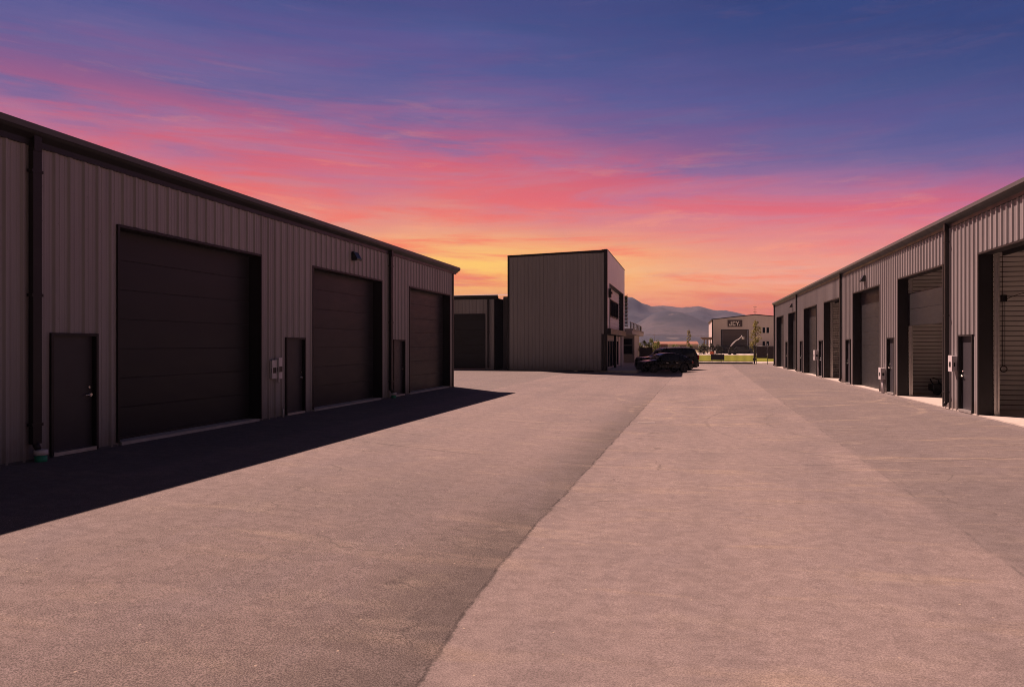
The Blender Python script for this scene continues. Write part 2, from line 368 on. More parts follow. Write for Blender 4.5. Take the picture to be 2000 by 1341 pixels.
class MB:
    def __init__(s): s.v = []; s.f = []; s.sm = []
    def quad(s, a, b, c, d, smooth=False):
        i = len(s.v); s.v += [Vector(a), Vector(b), Vector(c), Vector(d)]; s.f.append((i, i + 1, i + 2, i + 3)); s.sm.append(smooth); return s
    def poly(s, pts):
        i = len(s.v); s.v += [Vector(p) for p in pts]; s.f.append(tuple(range(i, i + len(pts)))); s.sm.append(False); return s
    def box(s, x0, x1, y0, y1, z0, z1):
        i = len(s.v)
        s.v += [Vector(p) for p in ((x0, y0, z0), (x1, y0, z0), (x1, y1, z0), (x0, y1, z0), (x0, y0, z1), (x1, y0, z1), (x1, y1, z1), (x0, y1, z1))]
        for q in ((3, 2, 1, 0), (4, 5, 6, 7), (0, 1, 5, 4), (1, 2, 6, 5), (2, 3, 7, 6), (3, 0, 4, 7)):
            s.f.append(tuple(i + k for k in q)); s.sm.append(False)
        return s
    def prism(s, prof, p0, p1):
        """closed profile (list of 3D offsets) swept from p0 to p1"""
        i = len(s.v); n = len(prof); p0 = Vector(p0); p1 = Vector(p1)
        s.v += [p0 + Vector(q) for q in prof] + [p1 + Vector(q) for q in prof]
        for k in range(n):
            s.f.append((i + k, i + (k + 1) % n, i + n + (k + 1) % n, i + n + k)); s.sm.append(False)
        s.f.append(tuple(i + k for k in reversed(range(n)))); s.f.append(tuple(i + n + k for k in range(n))); s.sm += [False, False]
        return s
    def tube(s, pts, radii, seg=8, cap=True):
        pts = [Vector(p) for p in pts]
        if not hasattr(radii, '__len__'): radii = [radii] * len(pts)
        i0 = len(s.v); up = None
        for k, p in enumerate(pts):
            d = (pts[min(k + 1, len(pts) - 1)] - pts[max(k - 1, 0)]).normalized()
            if up is None: up = d.orthogonal().normalized()
            a = (up - d * up.dot(d)).normalized(); up = a; bb = d.cross(a)
            for q in range(seg):
                t = 2 * math.pi * q / seg
                s.v.append(p + (a * math.cos(t) + bb * math.sin(t)) * radii[k])
        for k in range(len(pts) - 1):
            for q in range(seg):
                q2 = (q + 1) % seg
                s.f.append((i0 + k * seg + q, i0 + k * seg + q2, i0 + (k + 1) * seg + q2, i0 + (k + 1) * seg + q)); s.sm.append(True)
        if cap:
            s.f.append(tuple(i0 + q for q in reversed(range(seg)))); s.sm.append(False)
            e = i0 + (len(pts) - 1) * seg
            s.f.append(tuple(e + q for q in range(seg))); s.sm.append(False)
        return s
    def grid(s, rows, smooth=True):
        i = len(s.v); n = len(rows[0])
        for r in rows: s.v += [Vector(p) for p in r]
        for a in range(len(rows) - 1):
            for c in range(n - 1):
                s.f.append((i + a * n + c, i + a * n + c + 1, i + (a + 1) * n + c + 1, i + (a + 1) * n + c)); s.sm.append(smooth)
        return s
    def build(s, name, material, parent=None, local=False, bevel=0.0):
        off = Vector((0, 0, 0)) if (local or parent is None) else wpos(parent)
        me = bpy.data.meshes.new(name)
        me.from_pydata([v - off for v in s.v], [], s.f)
        me.polygons.foreach_set('use_smooth', s.sm)
        me.materials.append(material); me.update()
        o = bpy.data.objects.new(name, me); C.objects.link(o)
        if parent: o.parent = parent
        if bevel:
            b = o.modifiers.new('edge', 'BEVEL'); b.width = bevel; b.segments = 2; b.limit_method = 'ANGLE'
        return o

def tag(o, label, cat, group=None):
    o['label'] = label; o['category'] = cat
    if group: o['group'] = group
    return o
def thing(name, loc, label, cat, group=None, rz=0.0):
    o = bpy.data.objects.new(name, None); C.objects.link(o)
    o.empty_display_size = 0.3; o.location = loc; o.rotation_euler = (0, 0, rz)
    return tag(o, label, cat, group)
def struct(o, kind='structure'):
    o['kind'] = kind; return o
def copy_tree(o, parent=None):
    c = o.copy(); C.objects.link(c)
    if parent: c.parent = parent
    for ch in list(o.children): copy_tree(ch, c)
    return c

# ------------------------------------------------------------------ ground, asphalt, lawn, mountains
def az_e(px, py):
    """bearing from the yard axis and slope of a photo pixel (sizes of far-off terrain)"""
    u = (px - 1000) / 1340.0; v = (674 - py) / 1340.0
    return math.atan(u) - YAW + 0.0, v / math.sqrt(1 + u * u)

def yard_z(x, y):
    k = 1.0 if y < 58 else max(0.0, 1 - (y - 58) / 16.0)
    k = k * k * (3 - 2 * k)
    if x <= -10.9 or x >= 7.9: v = 0
    elif x < -1.4: v = (x + 10.9) / 9.5
    else: v = (7.9 - x) / 9.3
    return -0.25 * k * v

AX0, AX1, AY0, AY1 = -26.0, 24.0, -22.0, 76.3
xs = [AX0, -20, -15, -12, -11.2]; x = -10.9
while x < 7.9: xs.append(x); x += 0.47
xs += [7.9, 8.3, 12, 18, AX1]
ys = [AY0 + (AY1 - AY0) * i / 110 for i in range(111)]
b = MB()
b.grid([[(x, y, yard_z(x, y) + 0.006 * (mnoise.noise(Vector((x * .4, y * .4, 3)))) * (1 if -10.5 < x < 7.6 else 0)) for x in xs] for y in ys])
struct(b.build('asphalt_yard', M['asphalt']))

gx_ = [-3000, -900, -300, -120, -60, AX0 + .3, AX0 + .35, AX1 - .35, AX1 - .3, 60, 120, 300, 900, 3000]
gy_ = [-300, -100, -40, AY0 + .3, AY0 + .35, AY1 - .35, AY1 - .3, 90, 120, 165, 260, 400, 700, 1200, 2000, 3400]
b = MB()
def gz(x, y): return -0.7 if (AX0 + .32 < x < AX1 - .32 and AY0 + .32 < y < AY1 - .32) else -0.012
b.grid([[(x, y, gz(x, y)) for x in gx_] for y in gy_], False)
struct(b.build('ground', M['field']))

b = MB(); b.grid([[(-40 + 110 * i / 10, 88.5 + 54 * j / 8, 0.03 + 0.05 * mnoise.noise(Vector((i * 1.3, j * .9, 0)))) for i in range(11)] for j in range(9)])
struct(b.build('lawn', M['lawn']))
b = MB(); b.box(-6, 60, 143, 185, -.2, .02); struct(b.build('pavement', M['concrete']))  # pale concrete apron added to bounce warmer light onto the gabled building
b = MB(); b.quad((-40, 77.2, 0.012), (70, 77.2, 0.012), (70, 87.9, 0.012), (-40, 87.9, 0.012))
struct(b.build('road', M['concrete']))

b = MB(); za = yard_z(-1.2, 19.9) + .012
b.quad((-1.42, 19.88, za), (-.92, 19.98, za + .003), (-.92, 20.06, za + .003), (-1.42, 19.96, za))
struct(b.build('painted_mark', M['white']))

RIDGE = [(-900, 640), (-300, 610), (200, 575), (600, 590), (900, 600), (1080, 590), (1160, 584), (1220, 581), (1237, 584), (1255, 592), (1272, 598), (1292, 597), (1315, 599), (1332, 600.5), (1348, 600), (1364, 597), (1378, 601), (1398, 606.5), (1414, 605), (1432, 609), (1452, 614), (1490, 622), (1560, 626), (1700, 640), (2000, 636), (2600, 645)]
FRONT = [(-900, 660), (300, 630), (900, 640), (1180, 645), (1240, 634), (1275, 612), (1300, 605), (1330, 609), (1352, 616), (1385, 630), (1420, 643), (1480, 652), (1700, 655), (2600, 660)]
def interp(tab, a):
    for (a0, e0), (a1, e1) in zip(tab, tab[1:]):
        if a <= a1: return e0 + (e1 - e0) * max(0, (a - a0)) / (a1 - a0)
    return tab[-1][1]
rt = [az_e(*p) for p in RIDGE]; ft = [az_e(*p) for p in FRONT]
rows = []
NR, NA = 64, 420
for j in range(NR):
    r = 1300 + 1700 * j / (NR - 1)
    row = []
    for i in range(NA):
        a = R(-68) + R(128) * i / (NA - 1)
        p = Vector((r * math.sin(a), r * math.cos(a), 0))
        hb = interp(rt, a) * 2600 + EYE; hf = interp(ft, a) * 1900 + EYE
        def shape(rr, r0, wi): return max(0.0, 1 - abs(rr - r0) / wi) ** 1.05
        gul = mnoise.multi_fractal(p * 0.0042, 0.9, 2.1, 5, noise_basis='PERLIN_ORIGINAL')
        gul = max(-1, min(1, gul - 0.6))
        kb = shape(r, 2600, 900); kf = shape(r, 1900, 560)
        h = max(hb * kb, hf * kf)
        off = min(abs(r - 2600), abs(r - 1900)) / 300
        h = h * (1 + 0.42 * gul * min(1, off)) + 2.2 * mnoise.noise(p * 0.02) * min(1, h / 40)
        row.append((p.x, p.y, max(-0.5, h) if j not in (0, NR - 1) else -0.5))
    rows.append(row)
b = MB(); b.grid(rows); struct(b.build('mountains', M['hill']))

# ------------------------------------------------------------------ ribbed walls and doors
def intervals(z0, z1, cuts):
    out = []; z = z0
    for a, c in sorted(cuts):
        if a > z: out.append((z, min(a, z1)))
        z = max(z, c)
    if z < z1: out.append((z, z1))
    return [(a, c) for a, c in out if c - a > 1e-3]
def ribwall(mb, P, a0, a1, z0, z1, holes=(), pitch=0.305, phase=0.0, rib=0.032, wide=0.038, narrow=0.017, minor=True, screws=()):
    """ribbed steel sheet: P(a, d, z) gives the point at position a along the wall, d out of its face"""
    cuts = sorted({a0, a1} | {h[0] for h in holes} | {h[1] for h in holes})
    cuts = [c for c in cuts if a0 <= c <= a1]
    for c0, c1 in zip(cuts, cuts[1:]):
        mid = (c0 + c1) / 2
        for q0, q1 in intervals(z0, z1, [(h[2], h[3]) for h in holes if h[0] < mid < h[1]]):
            mb.quad(P(c0, 0, q0), P(c1, 0, q0), P(c1, 0, q1), P(c0, 0, q1))
    a = a0 + phase
    while a < a1 - wide:
        for off, d, wd, nw in ((0, rib, wide, narrow),) + (((pitch / 3, 0.006, 0.02, 0.01), (2 * pitch / 3, 0.006, 0.02, 0.01)) if minor else ()):
            c = a + off
            if c - wd < a0 or c + wd > a1: continue
            for q0, q1 in intervals(z0, z1, [(h[2], h[3]) for h in holes if c + wd > h[0] and c - wd < h[1]]):
                mb.quad(P(c - wd, .0005, q0), P(c - nw, d, q0), P(c - nw, d, q1), P(c - wd, .0005, q1))
                mb.quad(P(c - nw, d, q0), P(c + nw, d, q0), P(c + nw, d, q1), P(c - nw, d, q1))
                mb.quad(P(c + nw, d, q0), P(c + wd, .0005, q0), P(c + wd, .0005, q1), P(c + nw, d, q1))
                mb.quad(P(c - wd, 0, q0), P(c + wd, 0, q0), P(c + nw, d, q0), P(c - nw, d, q0))
        for zs in screws:
            c = a + wide + 0.02
            if not any(h[0] - .02 < c < h[1] + .02 and h[2] < zs < h[3] for h in holes) and c < a1 - .05:
                pa, pb = P(c - .008, 0, zs - .008), P(c + .008, .008, zs + .008)
                mb.box(*[q for k in range(3) for q in (min(pa[k], pb[k]), max(pa[k], pb[k]))])
        a += pitch

def pbox(mb, P, a0, a1, d0, d1, z0, z1):
    pa, pb = P(a0, d0, z0), P(a1, d1, z1)
    return mb.box(*[q for k in range(3) for q in (min(pa[k], pb[k]), max(pa[k], pb[k]))])

REC = 0.30
def overhead_door(bld, P, a0, a1, ztop, state='closed', z0=0.03, far=+1, label=None):
    """sectional door set back in its opening; far=+1: the far jamb lies at a1"""
    n = 7; z1 = ztop
    secs = []
    if state == 'closed': secs = [(z0 + 0.05 + (z1 - z0 - 0.05) * k / n, z0 + 0.05 + (z1 - z0 - 0.05) * (k + 1) / n) for k in range(n)]
    elif state == 'half': secs = [(2.72, 3.34), (3.345, 3.96)]
    mb = MB()
    for (q0, q1) in secs:
        e = 0.008
        prof = [(-REC - .05, q0), (-REC - e, q0), (-REC, q0 + e), (-REC + .002, (q0 + q1) / 2), (-REC, q1 - e * .6), (-REC - e, q1), (-REC - .05, q1)]
        i = len(mb.v)
        for a in (a0 + .02, a1 - .02): mb.v += [Vector(P(a, d, z)) for d, z in prof]
        m_ = len(prof)
        for k in range(m_ - 1):
            mb.f.append((i + k, i + k + 1, i + m_ + k + 1, i + m_ + k)); mb.sm.append(False)
        for s_ in (0, m_): mb.f.append(tuple(i + s_ + k for k in range(m_))); mb.sm.append(False)
    if not secs:      # rolled up: the lowest section still hangs at the head
        pbox(mb, P, a0 + .02, a1 - .02, -REC - .30, -REC - .25, ztop - .05, ztop + .30)
    door = mb.build('overhead_door', M['door'], bld)
    if label: door['label'] = label
    # frame: jambs, head and outer trim
    f = MB()
    for aj, s_ in ((a0, 1), (a1, -1)):
        lo, hi = sorted((aj + .001 * s_, aj - .05 * s_))
        pbox(f, P, lo, hi, -REC - .02, .045, z0, ztop + .05)
    pbox(f, P, a0 + .001, a1 - .001, -REC - .02, .044, ztop, ztop + .05)
    f.build('door_frame', M['trim'], door)
    if state == 'closed':
        pbox(MB(), P, a0 + .03, a1 - .03, -REC - .04, -REC - .005, z0, z0 + .048).build('bottom_seal', M['black'], door)
    else:
        aj = a1 if far > 0 else a0
        t = MB()
        lo, hi = sorted((aj - far * .03, aj - far * .05)); pbox(t, P, lo, hi, -REC - .16, -REC - .03, z0, ztop)
        lo, hi = sorted((aj - far * .05, aj - far * .11)); pbox(t, P, lo, hi, -REC - .115, -REC - .095, z0 + .1, ztop)
        t.build('track', M['steel'], door)
    return door

def entry_door(bld, P, a0, a1, ztop, z0, hinge, reach=0.055, hand=None):
    """steel door: hinge = +1/-1 side (along a) that carries the hinges"""
    fr = 0.05
    slab = MB(); pbox(slab, P, a0 + fr, a1 - fr, -.10, -.058, z0 + .05, ztop - fr)
    d = slab.build('entry_door', M['slab'], bld)
    f = MB()
    pbox(f, P, a0, a0 + fr, -.12, .048, z0, ztop); pbox(f, P, a1 - fr, a1, -.12, .048, z0, ztop)
    pbox(f, P, a0 + fr + .0005, a1 - fr - .0005, -.12, .047, ztop - fr, ztop)
    f.build('door_frame', M['trim'], d)
    th = MB(); pbox(th, P, a0 + fr + .001, a1 - fr - .001, -.12, .052, z0 - .02, z0 + .045); th.build('threshold', M['steel'], d)
    la = (a0 + fr + .07) if hinge > 0 else (a1 - fr - .07)
    h = MB()
    h.tube([P(la, -.058, z0 + 1.02), P(la, .0, z0 + 1.02)], 0.028, 10)
    s_ = 1 if hinge > 0 else -1
    h.tube([P(la, -.005, z0 + 1.02), P(la + s_ * .04, .0, z0 + 1.02), P(la + s_ * .13, -.004, z0 + 1.015)], 0.012, 8)
    h.build('handle', M['nickel'], d)
    h = MB(); h.tube([P(la, -.058, z0 + 1.16), P(la, -.035, z0 + 1.16)], 0.026, 10); h.build('deadbolt', M['nickel'], d)
    ha = (a1 - fr - .004) if hinge > 0 else (a0 + fr + .004)
    for zh in (z0 + .25, z0 + 1.08, z0 + 1.9):
        g = MB(); g.tube([P(ha, -.05, zh - .05), P(ha, -.05, zh + .05)], 0.009, 8); g.build('hinge', M['steel'], d)
    return d

def gutter(bld, P, a0, a1, zb, proj=0.22, name='gutter'):
    prof = [(0.0, zb), (proj * .30, zb + .06), (proj * .85, zb + .13), (proj, zb + .17), (proj, zb + .182), (proj - .02, zb + .182), (proj - .025, zb + .16), (0.0, zb + .16)]
    b = MB(); i = len(b.v); n = len(prof)
    for a in (a0, a1): b.v += [Vector(P(a, d, z)) for d, z in prof]
    for k in range(n):
        b.f.append((i + k, i + (k + 1) % n, i + n + (k + 1) % n, i + n + k)); b.sm.append(False)
    for s_ in (0, n): b.f.append(tuple(i + s_ + k for k in range(n))); b.sm.append(False)
    # seams every few metres
    a = a0 + 1.7
    while a < a1:
        pbox(b, P, a, a + .03, proj - .01, proj + .006, zb + .165, zb + .184); a += 3.05
    e = MB(); pbox(e, P, a0, a1 - .1, .001, .058, zb - .045, zb + .075); e.build('eave_shadow_strip', M['gutter'], bld)  # dark strip added for the straight shadow line below the gutter; hides rib ends
    e = MB(); pbox(e, P, a0 - .01, a1 + .01, proj - .03, proj + .008, zb + .183, zb + .285); e.build('eave_trim', M['trim_bronze'], bld)
    return b.build(name, M['gutter'], bld)

def downspout(bld, P, a, zb, ztop, base=0.16, wd=.12, dp=.10):
    b = MB()
    pbox(b, P, a - wd / 2, a + wd / 2, .045, .045 + dp, base + .10, ztop - .10)
    pbox(b, P, a - wd / 2 + .008, a + wd / 2 - .008, .0455, .06 + dp, ztop - .13, ztop + .12)
    for z in (base + .4, (base + ztop) / 2, ztop - .5): pbox(b, P, a - wd / 2 - .025, a + wd / 2 + .025, .034, .052 + dp, z, z + .05)
    q0 = Vector(P(a, .095, base + .11)); q1 = Vector(P(a, .16, base))
    b.tube([q0, q1], [.055, .05], 8)
    return b.build('downspout', M['trim'], bld)

def wall_light(bld, P, a, z):
    b = MB(); i = len(b.v)
    prof = [(.034, z + .17), (.10, z + .17), (.24, z - .06), (.22, z - .12), (.034, z - .12)]
    n = len(prof)
    for aa in (a - .17, a + .17): b.v += [Vector(P(aa, d, q)) for d, q in prof]
    for k in range(n): b.f.append((i + k, i + (k + 1) % n, i + n + (k + 1) % n, i + n + k)); b.sm.append(False)
    for s_ in (0, n): b.f.append(tuple(i + s_ + k for k in range(n))); b.sm.append(False)
    o = b.build('wall_light', M['black'], bld)
    l = MB(); pbox(l, P, a - .14, a + .14, .06, .20, z - .128, z - .121); l.build('lens', M['lamp'], o)
    return o

def utility_box(bld, P, a0, a1, z0, z1, dep, pipes=(), to_ground=False, window=True):
    b = MB(); pbox(b, P, a0, a1, .034, .034 + dep, z0, z1)
    o = b.build('utility_box', M['greybox'], bld, bevel=.012)
    c = MB(); pbox(c, P, a0 - .012, a1 + .012, .034 + dep, .05 + dep, z0 - .012, z1 + .012); c.build('cover', M['greybox'], o, bevel=.008)
    if window:
        am = (a0 + a1) / 2
        g = MB()
        pbox(g, P, am - .07, am + .07, .05 + dep, .056 + dep, (z0 + z1) / 2 - .10, (z0 + z1) / 2 + .05)
        g.build('meter_window', M['black'], o)
        g = MB(); pbox(g, P, a0 - .004, a0, .09, .03 + dep * .75, (z0 + z1) / 2 - .09, (z0 + z1) / 2 + .03); g.build('latch', M['black'], o)
    for ap, zp in pipes:
        t = MB(); t.tube([P(ap, .034 + dep * .45, z0 + .01), P(ap, .034 + dep * .45, zp)], .03, 8); t.build('conduit', M['greybox'], o)
    return o

# ================================================================== warehouse on the left
LX = -10.9
def PL(a, d, z): return (LX + d, a, z)
L_OH = [(11.19, 15.80), (18.44, 23.15), (25.77, 30.54)]
L_ED = [(9.68, 10.68), (16.98, 17.99), (24.20, 25.30)]
L0, L1, LZ = -8.0, 31.1, 5.52
wl = thing('warehouse', (LX, 12, 0), 'long dark ribbed steel warehouse standing in shade, all three overhead doors closed', 'warehouse')
b = MB()
holes = [(a, c, -1, 4.37) for a, c in L_OH] + [(a, c, -1, 2.2) for a, c in L_ED]
ribwall(b, PL, L0, L1, 0.0, LZ, holes, phase=.10, rib=.036, wide=.052, narrow=.020, screws=(1.25, 2.45, 3.55, 4.15, 4.75))
b.build('wall', M['panel'], wl)
b = MB(); b.box(-27, LX - .35, L0, L0 + .1, 0, 5.5); b.box(-27, LX - .35, L1 - .12, L1 - .02, 0, 5.5)
b.box(-27.1, -27, L0, L1, 0, 5.5); b.box(LX - .5, LX - .4, L0, L1, 0, 5.45)
b.build('inner_wall', M['panel'], wl)
b = MB(); b.quad((LX + .195, L0 - .15, LZ + .20), (LX + .195, L1 + .4, LZ + .20), (-19, L1 + .4, LZ + .85), (-19, L0 - .15, LZ + .85))
b.quad((-19, L0 - .15, LZ + .85), (-19, L1 + .4, LZ + .85), (-27.3, L1 + .4, LZ + .15), (-27.3, L0 - .15, LZ + .15))
b.build('roof', M['roofing'], wl)
b = MB()
b.prism([(0, 0, 0), (0, 0.06, 0), (0, 0.06, .2), (0, 0, .2)], (LX + .1, L1 + .34, LZ - .05), (-19, L1 + .34, LZ + .64))
b.poly([(LX - .02, L1 - .03, LZ - .1), (LX - .02, L1 - .03, LZ + .10), (-19, L1 - .03, LZ + .8), (-19, L1 - .03, LZ - .1)])
b.build('rake_trim', M['gutter'], wl)
gutter(wl, PL, L0, L1 + .42, 5.43)
pbox(MB(), PL, L1 - .09, L1 + .01, -.3, .042, 0, 5.42).build('corner_trim', M['trim'], wl)
for a in (9.33, 23.83): downspout(wl, PL, a, 0, 5.42, base=.20, wd=.16)
for a, c in ((L0, 9.67), (10.69, 11.13), (15.86, 16.97), (18.0, 18.38), (23.21, 24.19), (25.31, 25.71), (30.60, 31.09)): pbox(MB(), PL, a, c, -.2, .03, -.02, .035).build('base_trim', M['trim_bronze'], wl)
for a, c in L_OH: overhead_door(wl, PL, a, c, 4.31, 'closed', .06)
for a, c in L_ED: entry_door(wl, PL, a, c, 2.2, .03, -1)
for a, c in L_OH: pbox(MB(), PL, a + .052, c - .052, -.34, .035, -.02, .062).build('door_sill', M['concrete'], wl)
wall_light(wl, PL, 21.0, 4.93)
utility_box(wl, PL, 16.20, 16.40, 1.09, 1.57, .07)
utility_box(wl, PL, 16.425, 16.56, 1.08, 1.63, .13, pipes=((16.52, .97),))
b = MB(); b.tube([PL(16.80, .06, -.01), PL(16.80, .06, .22)], .022, 8); b.build('conduit', M['pvc_white'], wl)

def drain_pipe(a, lab, r=.10, h=.19):
    p = Vector(PL(a, .17, 0))
    t = thing('drain_riser', p, lab, 'drain pipe', 'drain risers under the downspouts')
    g = MB(); g.tube([p + Vector((0, 0, -.05)), p + Vector((0, 0, h * .58))], r * .93, 20); g.build('pipe', M['pvc_green'], t)
    c = MB(); c.tube([p + Vector((0, 0, h * .55)), p + Vector((0, 0, h)), p + Vector((0, 0, h + .004))], [r * 1.05, r * 1.05, r * .9], 20); c.build('collar', M['pvc_white'], t)
drain_pipe(9.37, 'green drain riser with a white collar beside the entry door nearest the camera')
drain_pipe(23.9, 'green drain riser with white collar between the two farther doors of the shaded warehouse')

# ================================================================== warehouse on the right
RX = 7.9
def PR(a, d, z): return (RX - d, a, z)
R0, R1, RZ = 9.0, 68.7, 5.72
R_OH = [(17.10, 21.82, 'open'), (24.62, 29.40, 'half'), (32.12, 36.86, 'closed'), (39.90, 44.40, 'open'), (46.95, 51.73, 'closed'), (55.20, 59.40, 'closed'), (62.40, 67.0, 'closed')]
R_ED = [(22.26, 23.32), (29.93, 30.97), (37.48, 38.54), (44.85, 46.0), (52.40, 53.55), (59.95, 61.1)]
wr = thing('warehouse', (RX, 40, 0), 'long sunlit bronze ribbed steel warehouse with open and half-open bays', 'warehouse')
b = MB()
holes = [(a, c, -1, 4.57) for a, c, _ in R_OH] + [(a, c, -1, 2.29) for a, c in R_ED]
ribwall(b, PR, R0, R1, 0.0, RZ, holes, phase=.12, rib=.040, wide=.056, narrow=.020, screws=(3.55, 4.75))
b.build('wall', M['panel'], wr)
b = MB()
b.box(20, 20.1, R0, R1, 0, 5.6); b.box(RX + .02, 20, R0, R0 + .1, 0, 5.6); b.box(RX + .3, 20, R1 - .12, R1 - .02, 0, 5.6)
b.build('inner_wall', M['liner'], wr)
for yp in (16.4, 23.95, 31.45, 39.15, 46.45, 54.4, 61.6):
    b = MB()
    z = .03
    while z < 5.5:                                        # level-ribbed liner: broad flats parted by narrow grooves
        b.prism([(0, 0, 0), (0, -.026, .008), (0, -.030, .060), (0, -.026, .116), (0, 0, .124)], (RX + .36, yp, z), (20, yp, z)); z += .150
    pw_ = b.build('partition_wall', M['liner'], wr)
    MB().box(RX + .36, 20, yp + .001, yp + .07, .03, 5.55).build('backing', M['backing'], pw_)
b = MB(); b.box(RX - .03, 20, R0, R1, -.1, .032); b.build('floor_slab', M['concrete'], wr)
b = MB(); b.box(RX + .05, 20, R0, R1, 5.58, 5.64); b.build('ceiling', M['liner'], wr)
b = MB(); b.quad((RX - .195, R0 - .15, RZ + .20), (RX - .195, R1 + .25, RZ + .20), (14.0, R1 + .25, RZ + .66), (14.0, R0 - .15, RZ + .66))
b.quad((14.0, R0 - .15, RZ + .66), (14.0, R1 + .25, RZ + .66), (20.4, R1 + .25, RZ + .12), (20.4, R0 - .15, RZ + .12))
b.build('roof', M['roofing'], wr)
gutter(wr, PR, R0, R1 + .2, 5.66)
pbox(MB(), PR, R1 - .10, R1 + .02, -.3, .042, 0, 5.65).build('corner_trim', M['trim'], wr)
for a in (24.12, 39.48, 54.75, 68.35): downspout(wr, PR, a, 0, 5.66, base=.10, wd=.13)
for k, (a, c, st) in enumerate(R_OH):
    d = overhead_door(wr, PR, a, c, 4.51, st, .035, +1, {'half': 'half-open overhead door with two sections hanging', 'open': 'overhead door rolled up out of sight'}.get(st))
    if k == 0:
        h = MB(); yq = 23.86
        h.tube([(9.24, yq, 1.35), (9.24, yq, 5.5)], .007, 6)
        h.tube([(9.30, yq, 1.35), (9.30, yq, 3.3)], .006, 6)
        h.box(9.20, 9.33, yq - .08, yq + .05, 3.30, 3.50)
        h.tube([(9.33, yq - .02, 3.36), (9.45, yq - .03, 3.44), (9.75, yq - .03, 3.55), (10.4, yq - .03, 3.58)], .010, 6)
        ring = [(9.27 + .09 * math.cos(q * .5236), yq, 1.26 + .09 * math.sin(q * .5236)) for q in range(13)]
        h.tube(ring, .012, 6, False)
        h.build('pull_chain', M['trim'], d)
for a, c in R_ED: entry_door(wr, PR, a, c, 2.29, .04, -1 if False else -1)
wall_light(wr, PR, 34.6, 5.02); wall_light(wr, PR, 57.3, 5.06)
utility_box(wr, PR, 23.40, 23.70, 1.19, 1.66, .13)
utility_box(wr, PR, 31.12, 31.44, .58, 1.05, .18, pipes=((31.2, .0), (31.36, .0)))
utility_box(wr, PR, 46.10, 46.5, 1.06, 1.66, .22)

# low black machine left on the floor of the half-open bay
gn = thing('floor_machine', (9.6, 30.3, .032), 'low black machine on the concrete floor inside the half-open bay', 'machine')
b = MB(); b.box(9.25, 10.15, 30.05, 30.6, .18, .48); b.build('body', M['black'], gn, bevel=.04)
b = MB(); b.tube([(9.28, 30.1, .46), (9.18, 30.1, .66), (9.3, 30.1, .70), (9.46, 30.1, .64), (9.5, 30.1, .46)], .025, 8); b.build('handle', M['black'], gn)
for wx in (9.40, 9.98):
    b = MB(); b.tube([(wx, 30.0, .17), (wx, 30.08, .17)], .14, 14); b.build('wheel', M['tyre'], gn)

# ================================================================== office block
OY, OX0, OX1, OYB, OZ = 53.3, -13.98, -6.1, 68.6, 9.08
ob = thing('office_building', (-10, 60, 0), 'tall two storey office block clad in dark ribbed panels with a pale glazed side', 'building')
def PO(a, d, z): return (a, OY - d, z)
b = MB(); ribwall(b, PO, OX0, OX1 - .42, 0, OZ + .06, (), pitch=.305, phase=.1, rib=.030, wide=.034, narrow=.016, minor=True)
pbox(b, PO, OX1 - .42, OX1 - .22, -.3, .0, 2.86, OZ + .06)
b.build('front_wall', M['panel_x'], ob)
b = MB()
b.prism([(0, -.08, -.08), (0, .25, -.08), (0, .25, .09), (0, -.08, .09)], (OX0 - .06, OY, OZ), (OX1 - .2, OY, OZ + .20))
b.build('roof_trim', M['trim'], ob)
b = MB()
pbox(b, PO, OX1 - .21, OX1 + .035, -.30, .06, 2.86, 9.42)
pbox(b, PO, OX0 - .06, OX0 + .09, -.3, .05, 0, OZ - .03)
b.build('corner_trim', M['trim'], ob)
b = MB(); b.quad((OX0, OY, OZ + .02), (OX1 - .2, OY, OZ + .12), (OX1 - .2, OYB, OZ + .12), (OX0, OYB, OZ + .02)); b.build('roof', M['roofing'], ob)
b = MB(); b.quad((OX0, OYB, 0), (OX1 - .1, OYB, 0), (OX1 - .1, OYB, 9.3), (OX0, OYB, 9.3)); b.quad((OX0, OY + .1, 0), (OX0, OYB, 0), (OX0, OYB, 9.05), (OX0, OY + .1, 9.05)); b.build('rear_wall', M['panel_x'], ob)
def PE(a, d, z): return (OX1 + d, a, z)
# pale upper facade with a framed recess
RY0, RY1, RZ0, RZ1 = 55.15, 67.0, 3.30, 6.93
b = MB()
for a0, a1, q0, q1 in ((OY + .31, RY0, 3.30, 9.40), (RY1, OYB, 2.9, 9.40), (RY0, RY1, RZ1, 9.40)):
    pbox(b, PE, a0, a1, -.42, .0, q0, q1)
b.build('upper_facade', M['facade'], ob)
b = MB(); pbox(b, PE, OY + .32, OYB + .02, -.44, .03, 9.402, 9.45); b.build('parapet_cap', M['trim'], ob)
b = MB(); pbox(b, PE, RY0 + .001, RY1 - .001, -.44, .05, RZ1 - .05, RZ1 - .001); pbox(b, PE, RY1 - .07, RY1 - .002, -.44, .05, RZ0, RZ1 - .051); pbox(b, PE, RY0 + .002, RY0 + .07, -.44, .05, RZ0, RZ1 - .051)
b.build('recess_frame', M['trim'], ob)
b = MB(); z = RZ0
while z < RZ1 - .06:
    z2 = min(z + .30, RZ1 - .06)
    b.prism([(0, 0, 0), (.05, 0, 0), (.018, 0, z2 - z), (0, 0, z2 - z)], (OX1 - .40, RY0 + .08, z), (OX1 - .40, RY1 - .08, z)); z += .30
b.build('siding', M['siding'], ob)
for k in range(5):
    a = 57.0 + k * 1.72
    f = MB(); pbox(f, PE, a, a + 1.36, -.36, -.27, 4.40, 5.90); f = f.build('window', M['trim'], ob)
    g = MB(); pbox(g, PE, a + .07, a + 1.29, -.269, -.26, 4.48, 5.82); g.build('pane', M['glass'], f)
